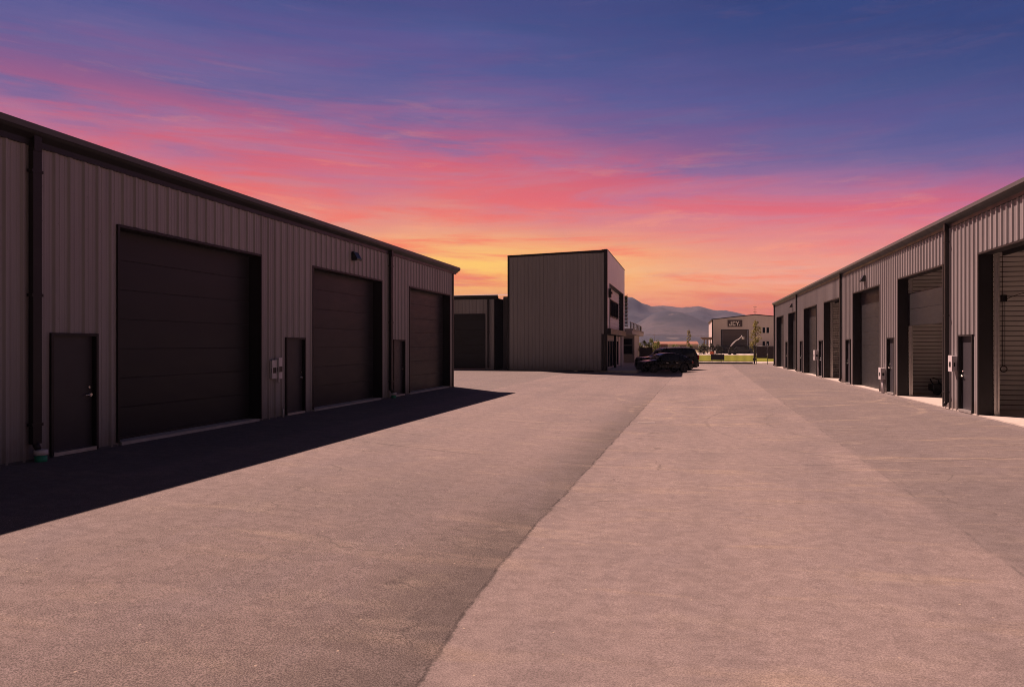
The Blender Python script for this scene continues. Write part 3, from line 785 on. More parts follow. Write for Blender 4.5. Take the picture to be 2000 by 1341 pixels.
# dark canopy beam over the glazed ground floor
b = MB(); pbox(b, PE, OY + .10, RY1 + .2, -.7, .30, 2.84, 3.295); b.build('canopy_beam', M['trim'], ob)
b = MB(); pbox(b, PE, OY + .45, OYB - .1, -.60, -.40, 0, 2.83); b.build('ground_floor_wall', M['beige'], ob)
for k in range(6):
    a = 54.9 + k * 1.85
    f = MB(); pbox(f, PE, a, a + 1.5, -.41, -.33, .10, 2.42); f = f.build('window', M['beige'], ob)
    g = MB(); pbox(g, PE, a + .08, a + 1.42, -.329, -.32, .18, 2.34); g.build('pane', M['glass'], f)
for a, wd, m_ in ((OY + .02, .20, 'trim'), (60.2, .16, 'trim'), (66.3, .6, 'facade')):
    b = MB(); pbox(b, PE, a, a + wd, -.18, .03, 0, 2.86); b.build('column', M[m_], ob)
b = MB(); pbox(b, PO, OX1 - .41, OX1 - .20, -.24, .001, 0, 2.84); b.build('stone_pier', M['trim'], ob)
# black sconce on the near edge of the pale facade, louvre screen past the far corner
b = MB(); pbox(b, PE, 54.45, 54.75, .001, .22, 5.75, 6.45); pbox(b, PE, 54.35, 54.85, .05, .30, 6.05, 6.2); b.build('sconce', M['black'], ob)
b = MB()
for k in range(22):
    z = 3.9 + k * .14; b.box(OX1 - .2, OX1 + .20, OYB + .25, OYB + 1.6, z, z + .05)
b.box(OX1 - .22, OX1 - .16, OYB + .02, OYB + 1.6, 3.6, 7.05); b.box(OX1 + .20, OX1 + .24, OYB + .3, OYB + .36, 3.7, 7.05)
b.build('louvre_screen', M['trim'], ob)
# single storey wing with terrace behind
b = MB(); b.box(-13.9, -5.85, 78.2, 86, 0, 3.08); b.build('wing_wall', M['wing'], ob)
b = MB(); b.box(-13.9, -5.35, OYB + .02, 86.3, 3.09, 3.62); b.build('terrace_slab', M['wing'], ob)
b = MB(); b.box(-13.9, -5.30, OYB + .03, 86.35, 3.46, 3.625); b.build('fascia', M['trim_bronze'], ob)
b = MB()
for k in range(9):
    y = OYB + .6 + k * 2.0; b.box(-5.62, -5.55, y, y + .07, 3.62, 4.25)
b.box(-5.63, -5.54, OYB + .3, 85.6, 4.25, 4.31); b.box(-5.61, -5.56, OYB + .3, 85.6, 3.82, 3.86); b.box(-5.61, -5.56, OYB + .3, 85.6, 4.03, 4.06)
b.box(-5.64, -5.53, 84.6, 85.6, 3.63, 4.24)
b.build('railing', M['black'], ob)
for k in range(2):
    f = MB(); f.box(-8.3 + k * 1.16, -7.2 + k * 1.16, 78.12, 78.21, .98, 2.75); f = f.build('window', M['trim_bronze'], ob)
    g = MB(); g.box(-8.22 + k * 1.16, -7.28 + k * 1.16, 78.10, 78.119, 1.04, 1.92); g.box(-8.22 + k * 1.16, -7.28 + k * 1.16, 78.10, 78.119, 2.06, 2.68); g.build('pane', M['glass'], f)
b = MB(); b.box(-6.9, -5.75, 77.9, 78.05, 0, .02); b.build('base_trim', M['trim_bronze'], ob)
b = MB(); b.box(OX1 - 1.0, -3.9, OY + .25, 78.0, -.3, .02); b.box(-7.5, -4.4, 77.4, 77.85, -.3, .022)
struct(b.build('pavement', M['concrete']))

# ================================================================== low warehouse behind, left of the office
lw = thing('warehouse', (-20, 58, 0), 'lower dark ribbed warehouse partly hidden behind the tall office block', 'warehouse')
WY = 53.6
def PW(a, d, z): return (a, WY - d, z)
b = MB(); ribwall(b, PW, -30, -15.28, 0, 5.85, [(-20.6, -16.0, -1, 4.55)], phase=.1)
b.build('front_wall', M['panel_x'], lw)
b = MB(); pbox(b, PW, -15.28, -15.2, -2.6, .02, 0, 5.85); b.build('corner_trim', M['trim'], lw)
def PW2(a, d, z): return (a, WY + 2.6 - d, z)
b = MB(); ribwall(b, PW2, -15.2, -13.0, 0, 6.0, (), phase=.1); b.build('recessed_wall', M['panel_x'], lw)
overhead_door(lw, PW, -20.55, -16.05, 4.5, 'closed', .05)
downspout(lw, PW, -15.72, 0, 5.85)
gutter(lw, PW, -30, -14.9, 5.76)
b = MB(); b.quad((-30, WY - .2, 6.02), (-13.5, WY - .2, 6.02), (-13.5, 64, 6.9), (-30, 64, 6.9)); b.box(-15.1, -13.2, WY + 2.3, WY + 2.55, 5.86, 6.08); b.build('roof', M['roofing'], lw)
b = MB(); pbox(b, PW2, -14.28, -14.16, .034, .2, 1.05, 1.45); b.build('utility_box', M['greybox'], lw)

# ================================================================== cars
def catmull(tab, x):
    if x <= tab[0][0]: return tab[0][1]
    if x >= tab[-1][0]: return tab[-1][1]
    for i in range(len(tab) - 1):
        if tab[i][0] <= x <= tab[i + 1][0]:
            p0 = tab[max(i - 1, 0)]; p1 = tab[i]; p2 = tab[i + 1]; p3 = tab[min(i + 2, len(tab) - 1)]
            h = p2[0] - p1[0]; t = (x - p1[0]) / h
            m1 = (p2[1] - p0[1]) / max(1e-6, p2[0] - p0[0]) * h; m2 = (p3[1] - p1[1]) / max(1e-6, p3[0] - p1[0]) * h
            return (2 * t ** 3 - 3 * t ** 2 + 1) * p1[1] + (t ** 3 - 2 * t ** 2 + t) * m1 + (-2 * t ** 3 + 3 * t ** 2) * p2[1] + (t ** 3 - t ** 2) * m2
def make_car(loc, rz, label, top, belt, half, length, wb, wr_, glass, rails=False, group='dark cars parked beside the office block'):
    t = thing('parked_car', loc, label, 'car', group, rz)
    Lh = length / 2; axf, axr = wb / 2 + .02, -wb / 2 + .02
    def zt(x): return catmull(top, x)
    def wd(x):
        e = max(0, (abs(x) - (Lh - .75)) / .75)
        return half * (1 - .16 * e ** 2.4)
    def sill(x):
        z = .30 + .10 * max(0, (abs(x) - (Lh - .35)) / .35)
        for c in (axf, axr):
            d = abs(x - c)
            if d < wr_ + .07: z = max(z, wr_ + math.sqrt(max(0, (wr_ + .07) ** 2 - d * d)))
        return z
    def ring(x):
        tp = zt(x); be = min(belt + .02 * (-x), tp - .05); w_ = wd(x); s_ = min(sill(x), tp - .12)
        g = max(0, min(1, (tp - be) / .42)); g = g * g * (3 - 2 * g)
        wtop = w_ * (.93 - .17 * g)
        me = s_ + (be - s_) * .55
        return [(0, .26), (w_ * .72, .26), (w_ * .74, max(.27, s_ - .01)), (w_ * .955, s_), (w_ * .99, s_ + (me - s_) * .4), (w_, me), (w_ * .992, be - .10 * (1 if be - s_ > .2 else .2)), (w_ * .965, be),
                (w_ * .965 + (wtop - w_ * .965) * .5, be + (tp - be) * .48), (wtop, tp - (tp - be) * .14), (wtop * .93, tp - (tp - be) * .045), (wtop * .72, tp - .006), (wtop * .36, tp), (0, tp)]
    xs_ = [-Lh + length * i / 110 for i in range(111)]
    b = MB(); rows = []
    for x in xs_:
        r = ring(x); rows.append([(x, y, z) for y, z in r] + [(x, -y, z) for y, z in reversed(r[:-1])])
    b.grid(rows); b.poly(rows[0]); b.poly(list(reversed(rows[-1])))
    body = b.build('body', M['paint'], t, True)
    # glass sampled on the body surface and set just proud of it
    def surf(x, k):      # k: fractional ring index
        r = ring(x); i = min(int(k), len(r) - 2); f = k - i
        return Vector((x, r[i][0] + (r[i + 1][0] - r[i][0]) * f, r[i][1] + (r[i + 1][1] - r[i][1]) * f))
    def patch(name, xa, xb, ka, kb, side, mat_, off=.008, n=8, slant=(0, 0)):
        b = MB(); rows = []
        for i in range(n + 1):
            row = []
            for j in range(7):
                k = ka + (kb - ka) * j / 6
                f = j / 6.0
                x = (xa + slant[0] * f) + ((xb + slant[1] * f) - (xa + slant[0] * f)) * i / n
                p = surf(x, k); q = surf(x + .01, k) - surf(x - .01, k); r_ = surf(x, min(12.99, k + .05)) - surf(x, k - .05)
                nn = q.cross(r_).normalized()
                if nn.z < 0 and abs(nn.z) > .3: nn = -nn
                if nn.y < 0 and k < 10: nn = -nn
                p = p + nn * off
                row.append((p.x, p.y * side, p.z))
            rows.append(row)
        b.grid(rows); return b.build(name, mat_, t, True)
    for xa, xb, sl in glass['side']:
        for s_ in (1, -1): patch('side_window', xa, xb, 7.12, 8.85, s_, M['tint'], .008, 8, sl)
    for nm, (xa, xb) in (('windshield', glass['front']), ('rear_window', glass['rear'])):
        b = MB(); rows = []
        for i in range(9):
            x = xa + (xb - xa) * i / 8; row = []
            for j in range(13):
                k = 9.4 + (13 - 9.4) * (j / 6 if j <= 6 else (12 - j) / 6); p = surf(x, min(12.999, k))
                sgn = 1 if j <= 6 else -1
                row.append((p.x + (.012 if xa > 0 else -.012), p.y * sgn, p.z + .010))
            rows.append(row)
        b.grid(rows); b.build(nm, M['tint'], t, True)
    yw = half - .02
    for c in (axf, axr):
        for s_ in (1, -1):
            ty = MB(); ty.tube([(c, s_ * (yw - .24), wr_), (c, s_ * (yw - .22), wr_), (c, s_ * (yw - .03), wr_), (c, s_ * yw, wr_), (c, s_ * (yw + .001), wr_)], [wr_ * .93, wr_, wr_, wr_ * .94, wr_ * .7], 28)
            ty = ty.build('wheel', M['tyre'], t, True)
            rm = MB()
            for q in range(5):
                for e in (-.17, .17):
                    a = q * 2 * math.pi / 5 + e; ci, si = math.cos(a), math.sin(a)
                    rm.tube([(c + .05 * ci, s_ * (yw + .004), wr_ + .05 * si), (c + wr_ * .66 * ci, s_ * (yw - .004), wr_ + wr_ * .66 * si)], [.028, .020], 6)
            rm.tube([(c + wr_ * .67 * math.cos(q * .2244), s_ * (yw - .002), wr_ + wr_ * .67 * math.sin(q * .2244)) for q in range(29)], .018, 6, False)
            rm.tube([(c, s_ * (yw - .01), wr_), (c, s_ * (yw + .014), wr_)], .06, 12)
            rm.build('rim', M['rim'], ty, True)
    for s_ in (1, -1):
        zh = zt(Lh - .28) - .14
        b = MB(); b.grid([[(Lh - .30 + .17 * i / 3 - .10 * (j / 4) , s_ * (wd(Lh - .2) * (.62 + .35 * j / 4)), zh - .09 + .12 * i / 3 * 0 + (.11 * k)) for j in range(5)] for i, k in ((3, 0), (3, 1))])
        b.build('headlight', M['lamp'], t, True)
        xr = -Lh + .02
        b = MB(); b.box(xr - .015, xr + .12, min(s_ * half * .66, s_ * half * .90), max(s_ * half * .66, s_ * half * .90), belt - .22, belt + (.18 if rails else -.05)); b.build('taillight', M['red'], t, True)
        xm = glass['front'][1] - .32
        b = MB(); b.box(xm, xm + .16, min(s_ * (half - .02), s_ * (half + .17)), max(s_ * (half - .02), s_ * (half + .17)), belt + .02, belt + .17); b.build('side_mirror', M['paint'], t, True, bevel=.03)
        for xh in (glass['side'][0][0] + .15, glass['side'][1][0] + .12):
            b = MB(); b.box(xh, xh + .19, min(s_ * (half - .012), s_ * (half + .03)), max(s_ * (half - .012), s_ * (half + .03)), belt - .15, belt - .12); b.build('door_handle', M['nickel'] if not rails else M['paint'], t, True)
        if rails:
            b = MB(); b.tube([(-1.9, s_ * half * .66, zt(-1.9) - .02), (-1.85, s_ * half * .66, zt(-1.8) + .06), (.3, s_ * half * .66, zt(.3) + .06), (.4, s_ * half * .66, zt(.4) - .02)], .022, 8); b.build('roof_rail', M['nickel'], t, True)
    b = MB(); b.box(Lh - .14, Lh + .015, -half * .52, half * .52, .52, zt(Lh - .1) - .06); b.build('grille', M['black'], t, True, bevel=.02)
    b = MB(); b.box(Lh - .25, Lh + .03, -half * .80, half * .80, .30, .50); b.build('front_bumper', M['black'], t, True, bevel=.05)
    b = MB(); b.box(-Lh - .04, -Lh + .25, -half * .84, half * .84, .34, .60); b.build('rear_bumper', M['black'], t, True, bevel=.06)
    return t

HEAD = math.atan2(-.50, -.866)
car_a = make_car((-1.88, 57.2, yard_z(-1.3, 57.2)), HEAD, 'black crossover with a sloping rear roof, the nearer of the two dark cars', [(-2.30, .78), (-2.27, .98), (-2.05, 1.10), (-1.75, 1.30), (-1.25, 1.52), (-.5, 1.64), (.2, 1.62), (.62, 1.46), (1.10, 1.12), (1.22, 1.07), (1.9, .98), (2.18, .86), (2.27, .74), (2.30, .60)], .98, .94, 4.6, 2.82, .37,
         {'side': [(-.95, -.05, (.12, .02)), (.02, .88, (.02, -.42)), (-1.5, -1.02, (.18, .10))], 'front': (.36, 1.02), 'rear': (-2.02, -1.45)})
car_a.scale = (.95, .96, .98)
make_car((-1.82, 61.4, yard_z(-1.5, 61.4)), HEAD, 'tall black full-size sport utility vehicle with roof rails, behind the crossover', [(-2.66, .85), (-2.63, 1.15), (-2.54, 1.50), (-2.36, 1.84), (-2.05, 1.95), (-1.0, 1.99), (.2, 1.97), (.62, 1.90), (1.05, 1.50), (1.32, 1.27), (1.45, 1.24), (2.3, 1.17), (2.55, 1.06), (2.63, .90), (2.66, .68)], 1.17, 1.02, 5.32, 3.1, .42,
         {'side': [(-1.0, .0, (.02, .02)), (.07, 1.02, (.02, -.34)), (-2.15, -1.10, (.12, .02))], 'front': (.72, 1.25), 'rear': (-2.62, -2.42)}, rails=True)

# ================================================================== fence, gate and things beyond
FY = 76.45
def fence_run(name, label, x0, x1, posts, h=1.86, group=None, pitch=.115, cat='fence'):
    t = thing(name, ((x0 + x1) / 2, FY, 0), label, cat, group)
    b = MB()
    for z in (h - .10, h - .32, .22): b.box(x0, x1, FY - .018, FY + .018, z, z + .04)
    b.build('rail', M['black'], t)
    b = MB(); x = x0 + .06
    while x < x1: b.box(x - .008, x + .008, FY - .008, FY + .008, .10, h); x += pitch
    b.build('picket_panel', M['black'], t)
    for p in posts:
        b = MB(); b.box(p - .035, p + .035, FY - .035, FY + .035, 0, h + .06); b.build('post', M['black'], t)
    return t
g = fence_run('sliding_gate', 'wide black sliding gate of thin pickets across the yard entrance', .2, 6.62, (.25, 3.4), cat='gate')
b = MB(); b.box(.2, 6.62, FY - .05, FY + .05, .03, .17); b.build('bottom_beam', M['black'], g)
gp = thing('gate_post', (6.78, FY, 0), 'thick black gate post with roller brackets at the end of the sliding gate', 'post')
b = MB(); b.box(6.68, 6.86, FY - .09, FY + .09, 0, 2.0); b.build('column', M['black'], gp)
b = MB(); b.box(6.60, 6.94, FY - .14, FY - .092, .40, .62); b.box(6.62, 6.92, FY - .14, FY - .092, 1.70, 1.86); b.build('bracket', M['black'], gp)
fence_run('picket_fence', 'black picket fence stretch behind the parked cars beside the office wing', -5.2, .15, (-5.15, -2.5), 1.84)
sf = thing('screened_fence', (7.9, FY, 0), 'dark privacy screen fence on pale posts between gate post and sunlit warehouse', 'fence')
for x0, x1, z0 in ((7.02, 8.02, .62), (8.10, 9.3, .55)):
    b = MB(); b.box(x0, x1, FY - .01, FY + .01, z0, 1.84); b.build('screen_panel', M['screen'], sf)
for p in (6.97, 8.06):
    b = MB(); b.tube([(p, FY, 0), (p, FY, 2.12)], .03, 8); b.build('post', M['rim'], sf)
b = MB(); b.tube([(6.95, FY, 1.9), (9.3, FY, 1.9)], .02, 6); b.tube([(6.95, FY, .12), (9.3, FY, .12)], .02, 6); b.build('rail', M['rim'], sf)
ps = thing('screened_fence', (-4.55, FY + 1.2, 0), 'dark screen panel in front of the green shrubs by the office wing', 'fence')
b = MB(); b.box(-5.2, -3.85, FY + 1.19, FY + 1.21, .35, 1.72); b.build('screen_panel', M['screen'], ps)
for p in (-5.25, -3.82):
    b = MB(); b.tube([(p, FY + 1.2, 0), (p, FY + 1.2, 1.95)], .03, 8); b.build('post', M['timber'], ps)
bd = thing('board_sign', (3.05, FY + .3, 0), 'blank black board mounted on the gate in front of the lawn', 'board')
b = MB(); b.box(2.36, 3.74, FY - .10, FY - .055, .40, 1.0); b.build('board', M['black'], bd)
b = MB(); b.box(2.45, 2.51, FY - .054, FY - .02, .2, 1.04); b.box(3.59, 3.65, FY - .054, FY - .02, .2, 1.04); b.build('bracket', M['steel'], bd)

# JCY building
JY = 172.0
jb = thing('industrial_building', (15.4, JY, 0), 'pale gabled industrial building with big dark door and JCY sign beyond the lawn', 'building')
def PJ(a, d, z): return (a, JY - d, z)
JL, JR, JE, JP, JM = 5.65, 25.2, 8.1, 9.12, 15.4
b = MB()
b.poly([(JL, JY, 0), (7.85, JY, 0), (7.85, JY, 5.62), (13.72, JY, 5.62), (13.72, JY, 0), (JR, JY, 0), (JR, JY, JE), (JM, JY, JP), (JL, JY, JE)])
a = JL + .2
while a < JR - .1:
    zt_ = (JE + (JP - JE) * (a - JL) / (JM - JL)) if a < JM else (JP - (JP - JE) * (a - JM) / (JR - JM))
    z0 = 5.75 if 7.6 < a < 13.95 else 0
    b.box(a - .02, a + .02, JY - .03, JY - .0005, z0, zt_ - .05); a += .6
b.build('front_wall', M['tan_wall'], jb)
b = MB(); b.box(JL, JL + .1, JY + .01, JY + 30, 0, JE - .05); b.box(JR - .1, JR, JY + .01, JY + 30, 0, JE - .05); b.build('side_wall', M['tan_wall'], jb)
b = MB(); b.prism([(0, 0, 0), (0, 30, 0), (0, 30, .2), (0, 0, .2)], (JL - .25, JY - .3, JE - .02), (JM, JY - .3, JP + .02)); b.prism([(0, 0, 0), (0, 30, 0), (0, 30, .2), (0, 0, .2)], (JM, JY - .3, JP + .02), (JR + .25, JY - .3, JE - .02)); b.build('roof', M['trim'], jb)
pbox(MB(), PJ, JL - .12, JL + .14, -.2, .05, 0, JE - .05).build('corner_trim', M['trim'], jb)
b = MB()
for k in range(5): pbox(b, PJ, 7.9, 13.67, -.2, -.15 + .01 * (k % 2), .05 + k * 1.12, .05 + (k + 1) * 1.12 - .008)
b = b.build('overhead_door', M['dark_door'], jb)
f = MB(); pbox(f, PJ, 7.6, 7.86, -.2, .04, 0, 5.75); pbox(f, PJ, 13.71, 13.95, -.2, .04, 0, 5.75); pbox(f, PJ, 7.861, 13.709, -.2, .04, 5.61, 5.75); f.build('door_frame', M['trim'], b)
f = MB(); pbox(f, PJ, 7.95, 13.6, -.14, -.11, 2.87, 2.93); f.build('rail', M['rim'], b)
for x0 in (17.0, 17.88):
    for z0, z1 in ((4.82, 6.22), (1.72, 2.95)):
        f = MB(); pbox(f, PJ, x0, x0 + .66, .031, .06, z0, z1); f = f.build('window', M['white'], jb)
        gl_ = MB(); pbox(gl_, PJ, x0 + .04, x0 + .62, .061, .07, z0 + .04, z1 - .04); gl_.build('pane', M['glass'], f)
b = MB(); pbox(b, PJ, 9.15, 12.5, .04, .16, 6.36, 7.98); sg = b.build('sign_board', M['sign'], jb)
def strokes(pts, x0, wd=.19):
    """one block letter from straight strokes on the sign (unit box .62 wide, 1.04 high)"""
    m = MB(); y0, y1 = JY - .23, JY - .165
    for (ax, az_), (bx_, bz) in pts:
        d = Vector((bx_ - ax, 0, bz - az_)).normalized(); n = Vector((-d.z, 0, d.x)) * wd / 2
        p = Vector((x0 + ax, y0, 6.64 + az_)); q = Vector((x0 + bx_, y0, 6.64 + bz))
        m.prism([n, -n, -n + Vector((0, y1 - y0, 0)), n + Vector((0, y1 - y0, 0))], p, q)
        y0 -= .004
    return m.build('sign_letter', M['white'], sg)
strokes([((.52, 1.04), (.52, .09)), ((.61, .10), (.02, .10)), ((.10, .02), (.10, .42))], 9.45)
strokes([((.10, .02), (.10, 1.02)), ((.01, .94), (.64, .94)), ((.01, .10), (.64, .10)), ((.55, .94), (.55, .72)), ((.55, .10), (.55, .32))], 10.28)
strokes([((.0, 1.04), (.33, .50)), ((.66, 1.04), (.33, .50)), ((.33, .58), (.33, .0))], 11.08)
strokes([((.0, .10), (.18, .10))], 11.80, .18)
b = MB(); pbox(b, PJ, 15.85, 16.15, .04, .3, 7.2, 7.5); b.build('wall_light', M['black'], jb)
b = MB(); b.tube([(15.4, JY + .4, 9.2), (15.4, JY + .4, 11.3)], .045, 6)
for z in (9.9, 10.5, 11.1): b.tube([(15.0, JY + .4, z), (15.8, JY + .4, z)], .025, 6)
b.build('antenna', M['trim'], jb)

sh = thing('open_shelter', (4.2, JY - 2, 0), 'open-sided shelter with a flat roof on thin posts beside the pale gabled building', 'shelter')
b = MB(); b.prism([(0, 0, 0), (.5, 0, -.55), (2.7, 0, -.55), (2.7, 0, .05)], (2.85, JY - 4, 3.85), (2.85, JY + 3, 3.85)); b.build('roof', M['timber'], sh)
for p in (3.75, 4.45, 5.2):
    for y in (JY - 3.5, JY + 2.5):
        b = MB(); b.box(p - .07, p + .07, y - .07, y + .07, 0, 3.35); b.build('post', M['timber'], sh)

# boom lift standing in front of the tan building
bl = thing('boom_lift', (9.1, 150, 0), 'white boom lift with jointed arm raised in front of the big dark door', 'boom lift')
b = MB(); b.box(8.1, 9.7, 149.3, 150.7, .45, .95); b.build('chassis', M['rim'], bl, bevel=.08)
for wx in (8.4, 9.4):
    for wy in (149.15, 150.6):
        b = MB(); b.tube([(wx, wy, .34), (wx, wy + .25, .34)], .34, 14); b.build('wheel', M['tyre'], bl)
b = MB(); b.prism([(-.5, 0, 0), (.5, 0, 0), (.25, 0, .75), (-.25, 0, .75)], (8.7, 149.5, .95), (8.7, 150.5, .95)); b.build('turret', M['rim'], bl)
b = MB(); b.tube([(8.6, 150, 1.7), (8.95, 150, 2.25), (9.75, 150, 3.05)], [.13, .11, .09], 8); b.tube([(9.6, 150, 2.92), (10.2, 150, 3.25), (10.6, 150, 3.65), (10.85, 150, 4.05)], [.085, .08, .07, .06], 8); b.build('boom', M['greybox'], bl)
b = MB(); b.box(10.85, 11.25, 149.7, 150.3, 3.2, 3.28)
for (px, py) in ((10.87, 149.72), (11.23, 149.72), (10.87, 150.28), (11.23, 150.28)): b.tube([(px, py, 3.2), (px, py, 3.7)], .03, 6)
b.tube([(10.8, 150, 3.95), (11.05, 150, 3.4)], .06, 6)
b.build('basket', M['white'], bl)

def van(loc, label, body_m, L_=4.6, H_=1.5, rz=0.0):
    t = thing('parked_car', loc, label, 'car', 'small parked vehicles far beyond the lawn', rz)
    b = MB(); prof = [(-L_ / 2, .35), (-L_ / 2, .85), (-L_ * .40, H_ * .66), (-L_ * .30, H_ * .97), (-L_ * .05, H_), (L_ * .10, H_ * .96), (L_ * .24, H_ * .64), (L_ * .46, H_ * .54), (L_ / 2, .62), (L_ / 2, .35)]
    b.prism([(x, 0, z) for x, z in prof], (0, -.85, 0), (0, .85, 0)); b.build('body', body_m, t, True, bevel=.06)
    b = MB(); b.prism([(x, 0, z) for x, z in ((-L_ * .36, H_ * .68), (-L_ * .28, H_ * .92), (L_ * .08, H_ * .92), (L_ * .19, H_ * .68))], (0, -.87, 0), (0, .87, 0)); b.build('window', M['tint'], t, True)
    for wx in (-L_ * .31, L_ * .31):
        for s_ in (-1, 1):
            b = MB(); b.tube([(wx, s_ * .66, .33), (wx, s_ * .90, .33)], .33, 14); b.build('wheel', M['tyre'], t, True)
    return t
van((8.3, 168.0, 0), 'dark parked pickup below the boom lift arm before the pale gabled building', M['paint'], 5.4, 1.9)
van((12.3, 169.0, 0), 'dark parked car close in front of the big dark door of the gabled building', M['black'], 4.6, 1.7)
ba = thing('barrier', (5.1, 152, 0), 'orange and white traffic barrier at the far edge of the lawn', 'barrier')
b = MB(); b.prism([(-.4, 0, 0), (.4, 0, 0), (.28, 0, .6), (-.28, 0, .6)], (4.9, 151.8, .03), (4.9, 152.2, .03)); b.build('body', M['orange'], ba)
b = MB(); b.prism([(-.2, 0, 0), (.2, 0, 0), (.14, 0, .8), (-.14, 0, .8)], (5.55, 151.7, .03), (5.55, 152.1, .03)); b.build('panel', M['white'], ba)

# far off sheds and power line
def shed(x, y, wd, h, label, wall_m, roof_m):
    t = thing('shed', (x, y, 0), label, 'shed')
    b = MB(); b.box(x - wd / 2, x + wd / 2, y, y + 8, 0, h); b.build('wall', wall_m, t)
    b = MB(); b.prism([(-wd / 2 - .4, 0, 0), (wd / 2 + .4, 0, 0), (wd / 2 - .4, 3, 1.2), (-wd / 2 + .4, 3, 1.2)], (x, y - .6, h), (x, y + 5, h)); b.build('roof', roof_m, t)
    b = MB(); b.box(x - wd * .1, x + wd * .1, y - .06, y - .005, 0, h * .7); b.build('door', M['timber'], t)
shed(-9.5, 330, 13, 2.6, 'small low red shed with a rust red roof beside the long pale shed', M['redwood'], M['rust_roof'])
shed(-2.2, 300, 12.5, 2.5, 'long low pale shed with a rust red roof above the parked cars', M['beige'], M['rust_roof'])
poles = []
for k, (x, y) in enumerate(((-90, 620), (-30, 640), (30, 660), (90, 680))):
    t = thing('utility_pole', (x, y, 0), 'wooden utility pole in the fields far beyond the yard', 'pole', 'power line poles in the fields')
    b = MB(); b.tube([(x, y, 0), (x, y, 12.4)], [.22, .14], 8); b.build('shaft', M['timber'], t)
    b = MB(); b.box(x - 1.5, x + 1.5, y - .08, y + .08, 11.4, 11.6); b.build('crossarm', M['timber'], t); poles.append((x, y))
pw = MB()
for (x0, y0), (x1, y1) in zip(poles, poles[1:]):
    for off in (-1.3, 1.3): pw.tube([(x0 + off + (x1 - x0) * q / 8, y0 + (y1 - y0) * q / 8, 11.65 - 1.4 * (1 - (2 * q / 8 - 1) ** 2)) for q in range(9)], .045, 5)
tag(pw.build('power_line', M['timber']), 'thin dark power lines strung low across the mountain foot', 'power line')

# trees and shrubs
def leaf_cloud(mb, c, rx, ry, rz, n, size, rnd):
    for _ in range(n):
        while True:
            p = Vector((rnd.uniform(-1, 1), rnd.uniform(-1, 1), rnd.uniform(-1, 1)))
            if p.length < 1: break
        p = Vector(c) + Vector((p.x * rx, p.y * ry, p.z * rz))
        a = Vector((rnd.gauss(0, 1), rnd.gauss(0, 1), rnd.gauss(0, 1))).normalized(); q = a.orthogonal().normalized() * size * rnd.uniform(.6, 1.3); r_ = a.cross(q).normalized() * size * rnd.uniform(.4, .9)
        mb.poly([p - q, p + r_ * .7, p + q, p - r_ * .7])
def tree(name, x, y, h, wd, label, leaf, cat='tree', n=26, size=.12, group=None, trunk=.06, base=.25, per=26, seed=1):
    rnd = random.Random(seed)
    t = thing(name, (x, y, 0), label, cat, group)
    b = MB(); b.tube([(x, y, 0), (x + .03 * h / 4, y, h * .4), (x, y, h * .93)], [trunk, trunk * .7, trunk * .2], 7)
    cr = MB()
    for k in range(n):
        f = base + (1 - base) * (k + rnd.random()) / n; a = rnd.uniform(0, 6.283)
        prof = math.sin(min(1, (f - base) / (1 - base) * .92 + .10) * math.pi) ** .6
        rr = wd * .5 * prof * rnd.uniform(.45, 1.0)
        p = Vector((x + rr * math.cos(a), y + rr * math.sin(a), h * f))
        s_ = Vector((x, y, h * max(.12, f - .16)))
        b.tube([s_, (s_ + p) / 2 + Vector((0, 0, .04 * h)), p], [trunk * .35, trunk * .25, trunk * .1], 5)
        cl = wd * rnd.uniform(.12, .22)
        leaf_cloud(cr, p, cl, cl, cl * 1.1, per, size, rnd)
    b.build('trunk', M['bark'], t); cr.build('crown', leaf, t)
    return t
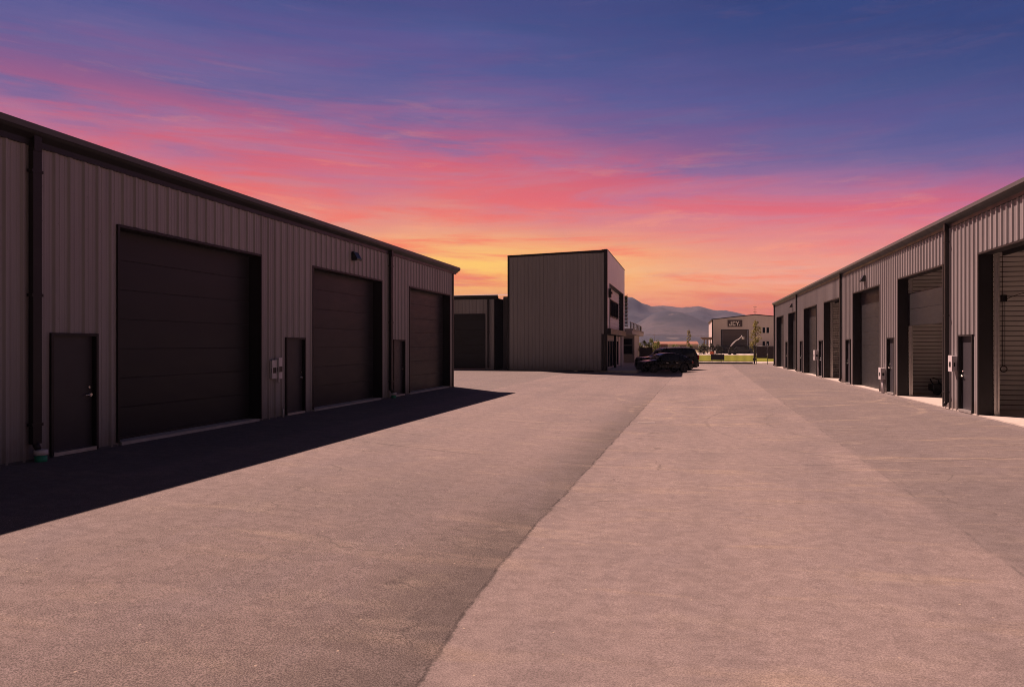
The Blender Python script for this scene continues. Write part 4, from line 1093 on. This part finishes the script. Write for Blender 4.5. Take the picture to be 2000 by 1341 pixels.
tree('young_tree', 10.1, 112, 5.6, 1.7, 'slim yellow green young tree in front of the pale gabled building', M['leaf_yellow'], n=30, size=.13, per=24, seed=3)
tree('young_tree', .2, 205, 6.3, 1.5, 'small pale green pointed tree standing alone before the mountains', M['leaf_yellow'], n=24, size=.16, per=24, seed=5)
for k, (x, y, h, wd) in enumerate(((-5.1, 84, 2.5, 1.3), (-4.35, 85, 2.75, 1.4), (-3.65, 86, 2.45, 1.2))):
    tree('shrub', x, y, h, wd, ['bright green shrub nearest the office wing behind the dark screen', 'tallest bright green shrub, middle one behind the dark screen', 'bright green shrub behind the dark screen, nearest the parked cars'][k], M['leaf_green'], 'shrub', 26, .09, 'green shrubs behind the screen panel', .04, .08, 26, 11 + k)
for k, (x, y, h, wd) in enumerate(((3.2, 158, 1.9, 2.2), (4.9, 160, 2.1, 2.4), (6.6, 161, 1.8, 2.0))):
    tree('shrub', x, y, h, wd, ['dark shrub under the open shelter, nearest the parked cars', 'dark shrub in the middle under the open shelter', 'dark shrub at the corner of the pale gabled building'][k], M['leaf_dark'], 'shrub', 24, .16, 'dark shrubs beyond the lawn', .05, .08, 26, 31 + k)
for k in range(9):
    rnd = random.Random(80 + k); x = -22 + k * 5.6 + rnd.uniform(-1, 1)
    tree('shrub', x, 235 + rnd.uniform(-12, 30), rnd.uniform(1.8, 3.4), rnd.uniform(3, 5), 'low olive shrub in the dry field beyond the lawn', M['leaf_green'], 'shrub', 14, .28, 'olive shrubs in the far field', .06, .1, 22, 60 + k)

# haze over the valley
b = MB(); b.box(-3100, 3100, -310, 3450, -2.0, 236)
hz = struct(b.build('haze', bpy.data.materials.new('haze air')), 'stuff')
hm = hz.data.materials[0]; hm.use_nodes = True
t = NT(hm.node_tree); t.n.clear()
pvn = t.node('ShaderNodeVolumePrincipled')
pvn.inputs['Color'].default_value = (0.43, 0.49, 0.78, 1); pvn.inputs['Density'].default_value = 0.00013
pvn.inputs['Anisotropy'].default_value = 0.0
mo = t.node('ShaderNodeOutputMaterial'); t.l.new(pvn.outputs[0], mo.inputs['Volume'])
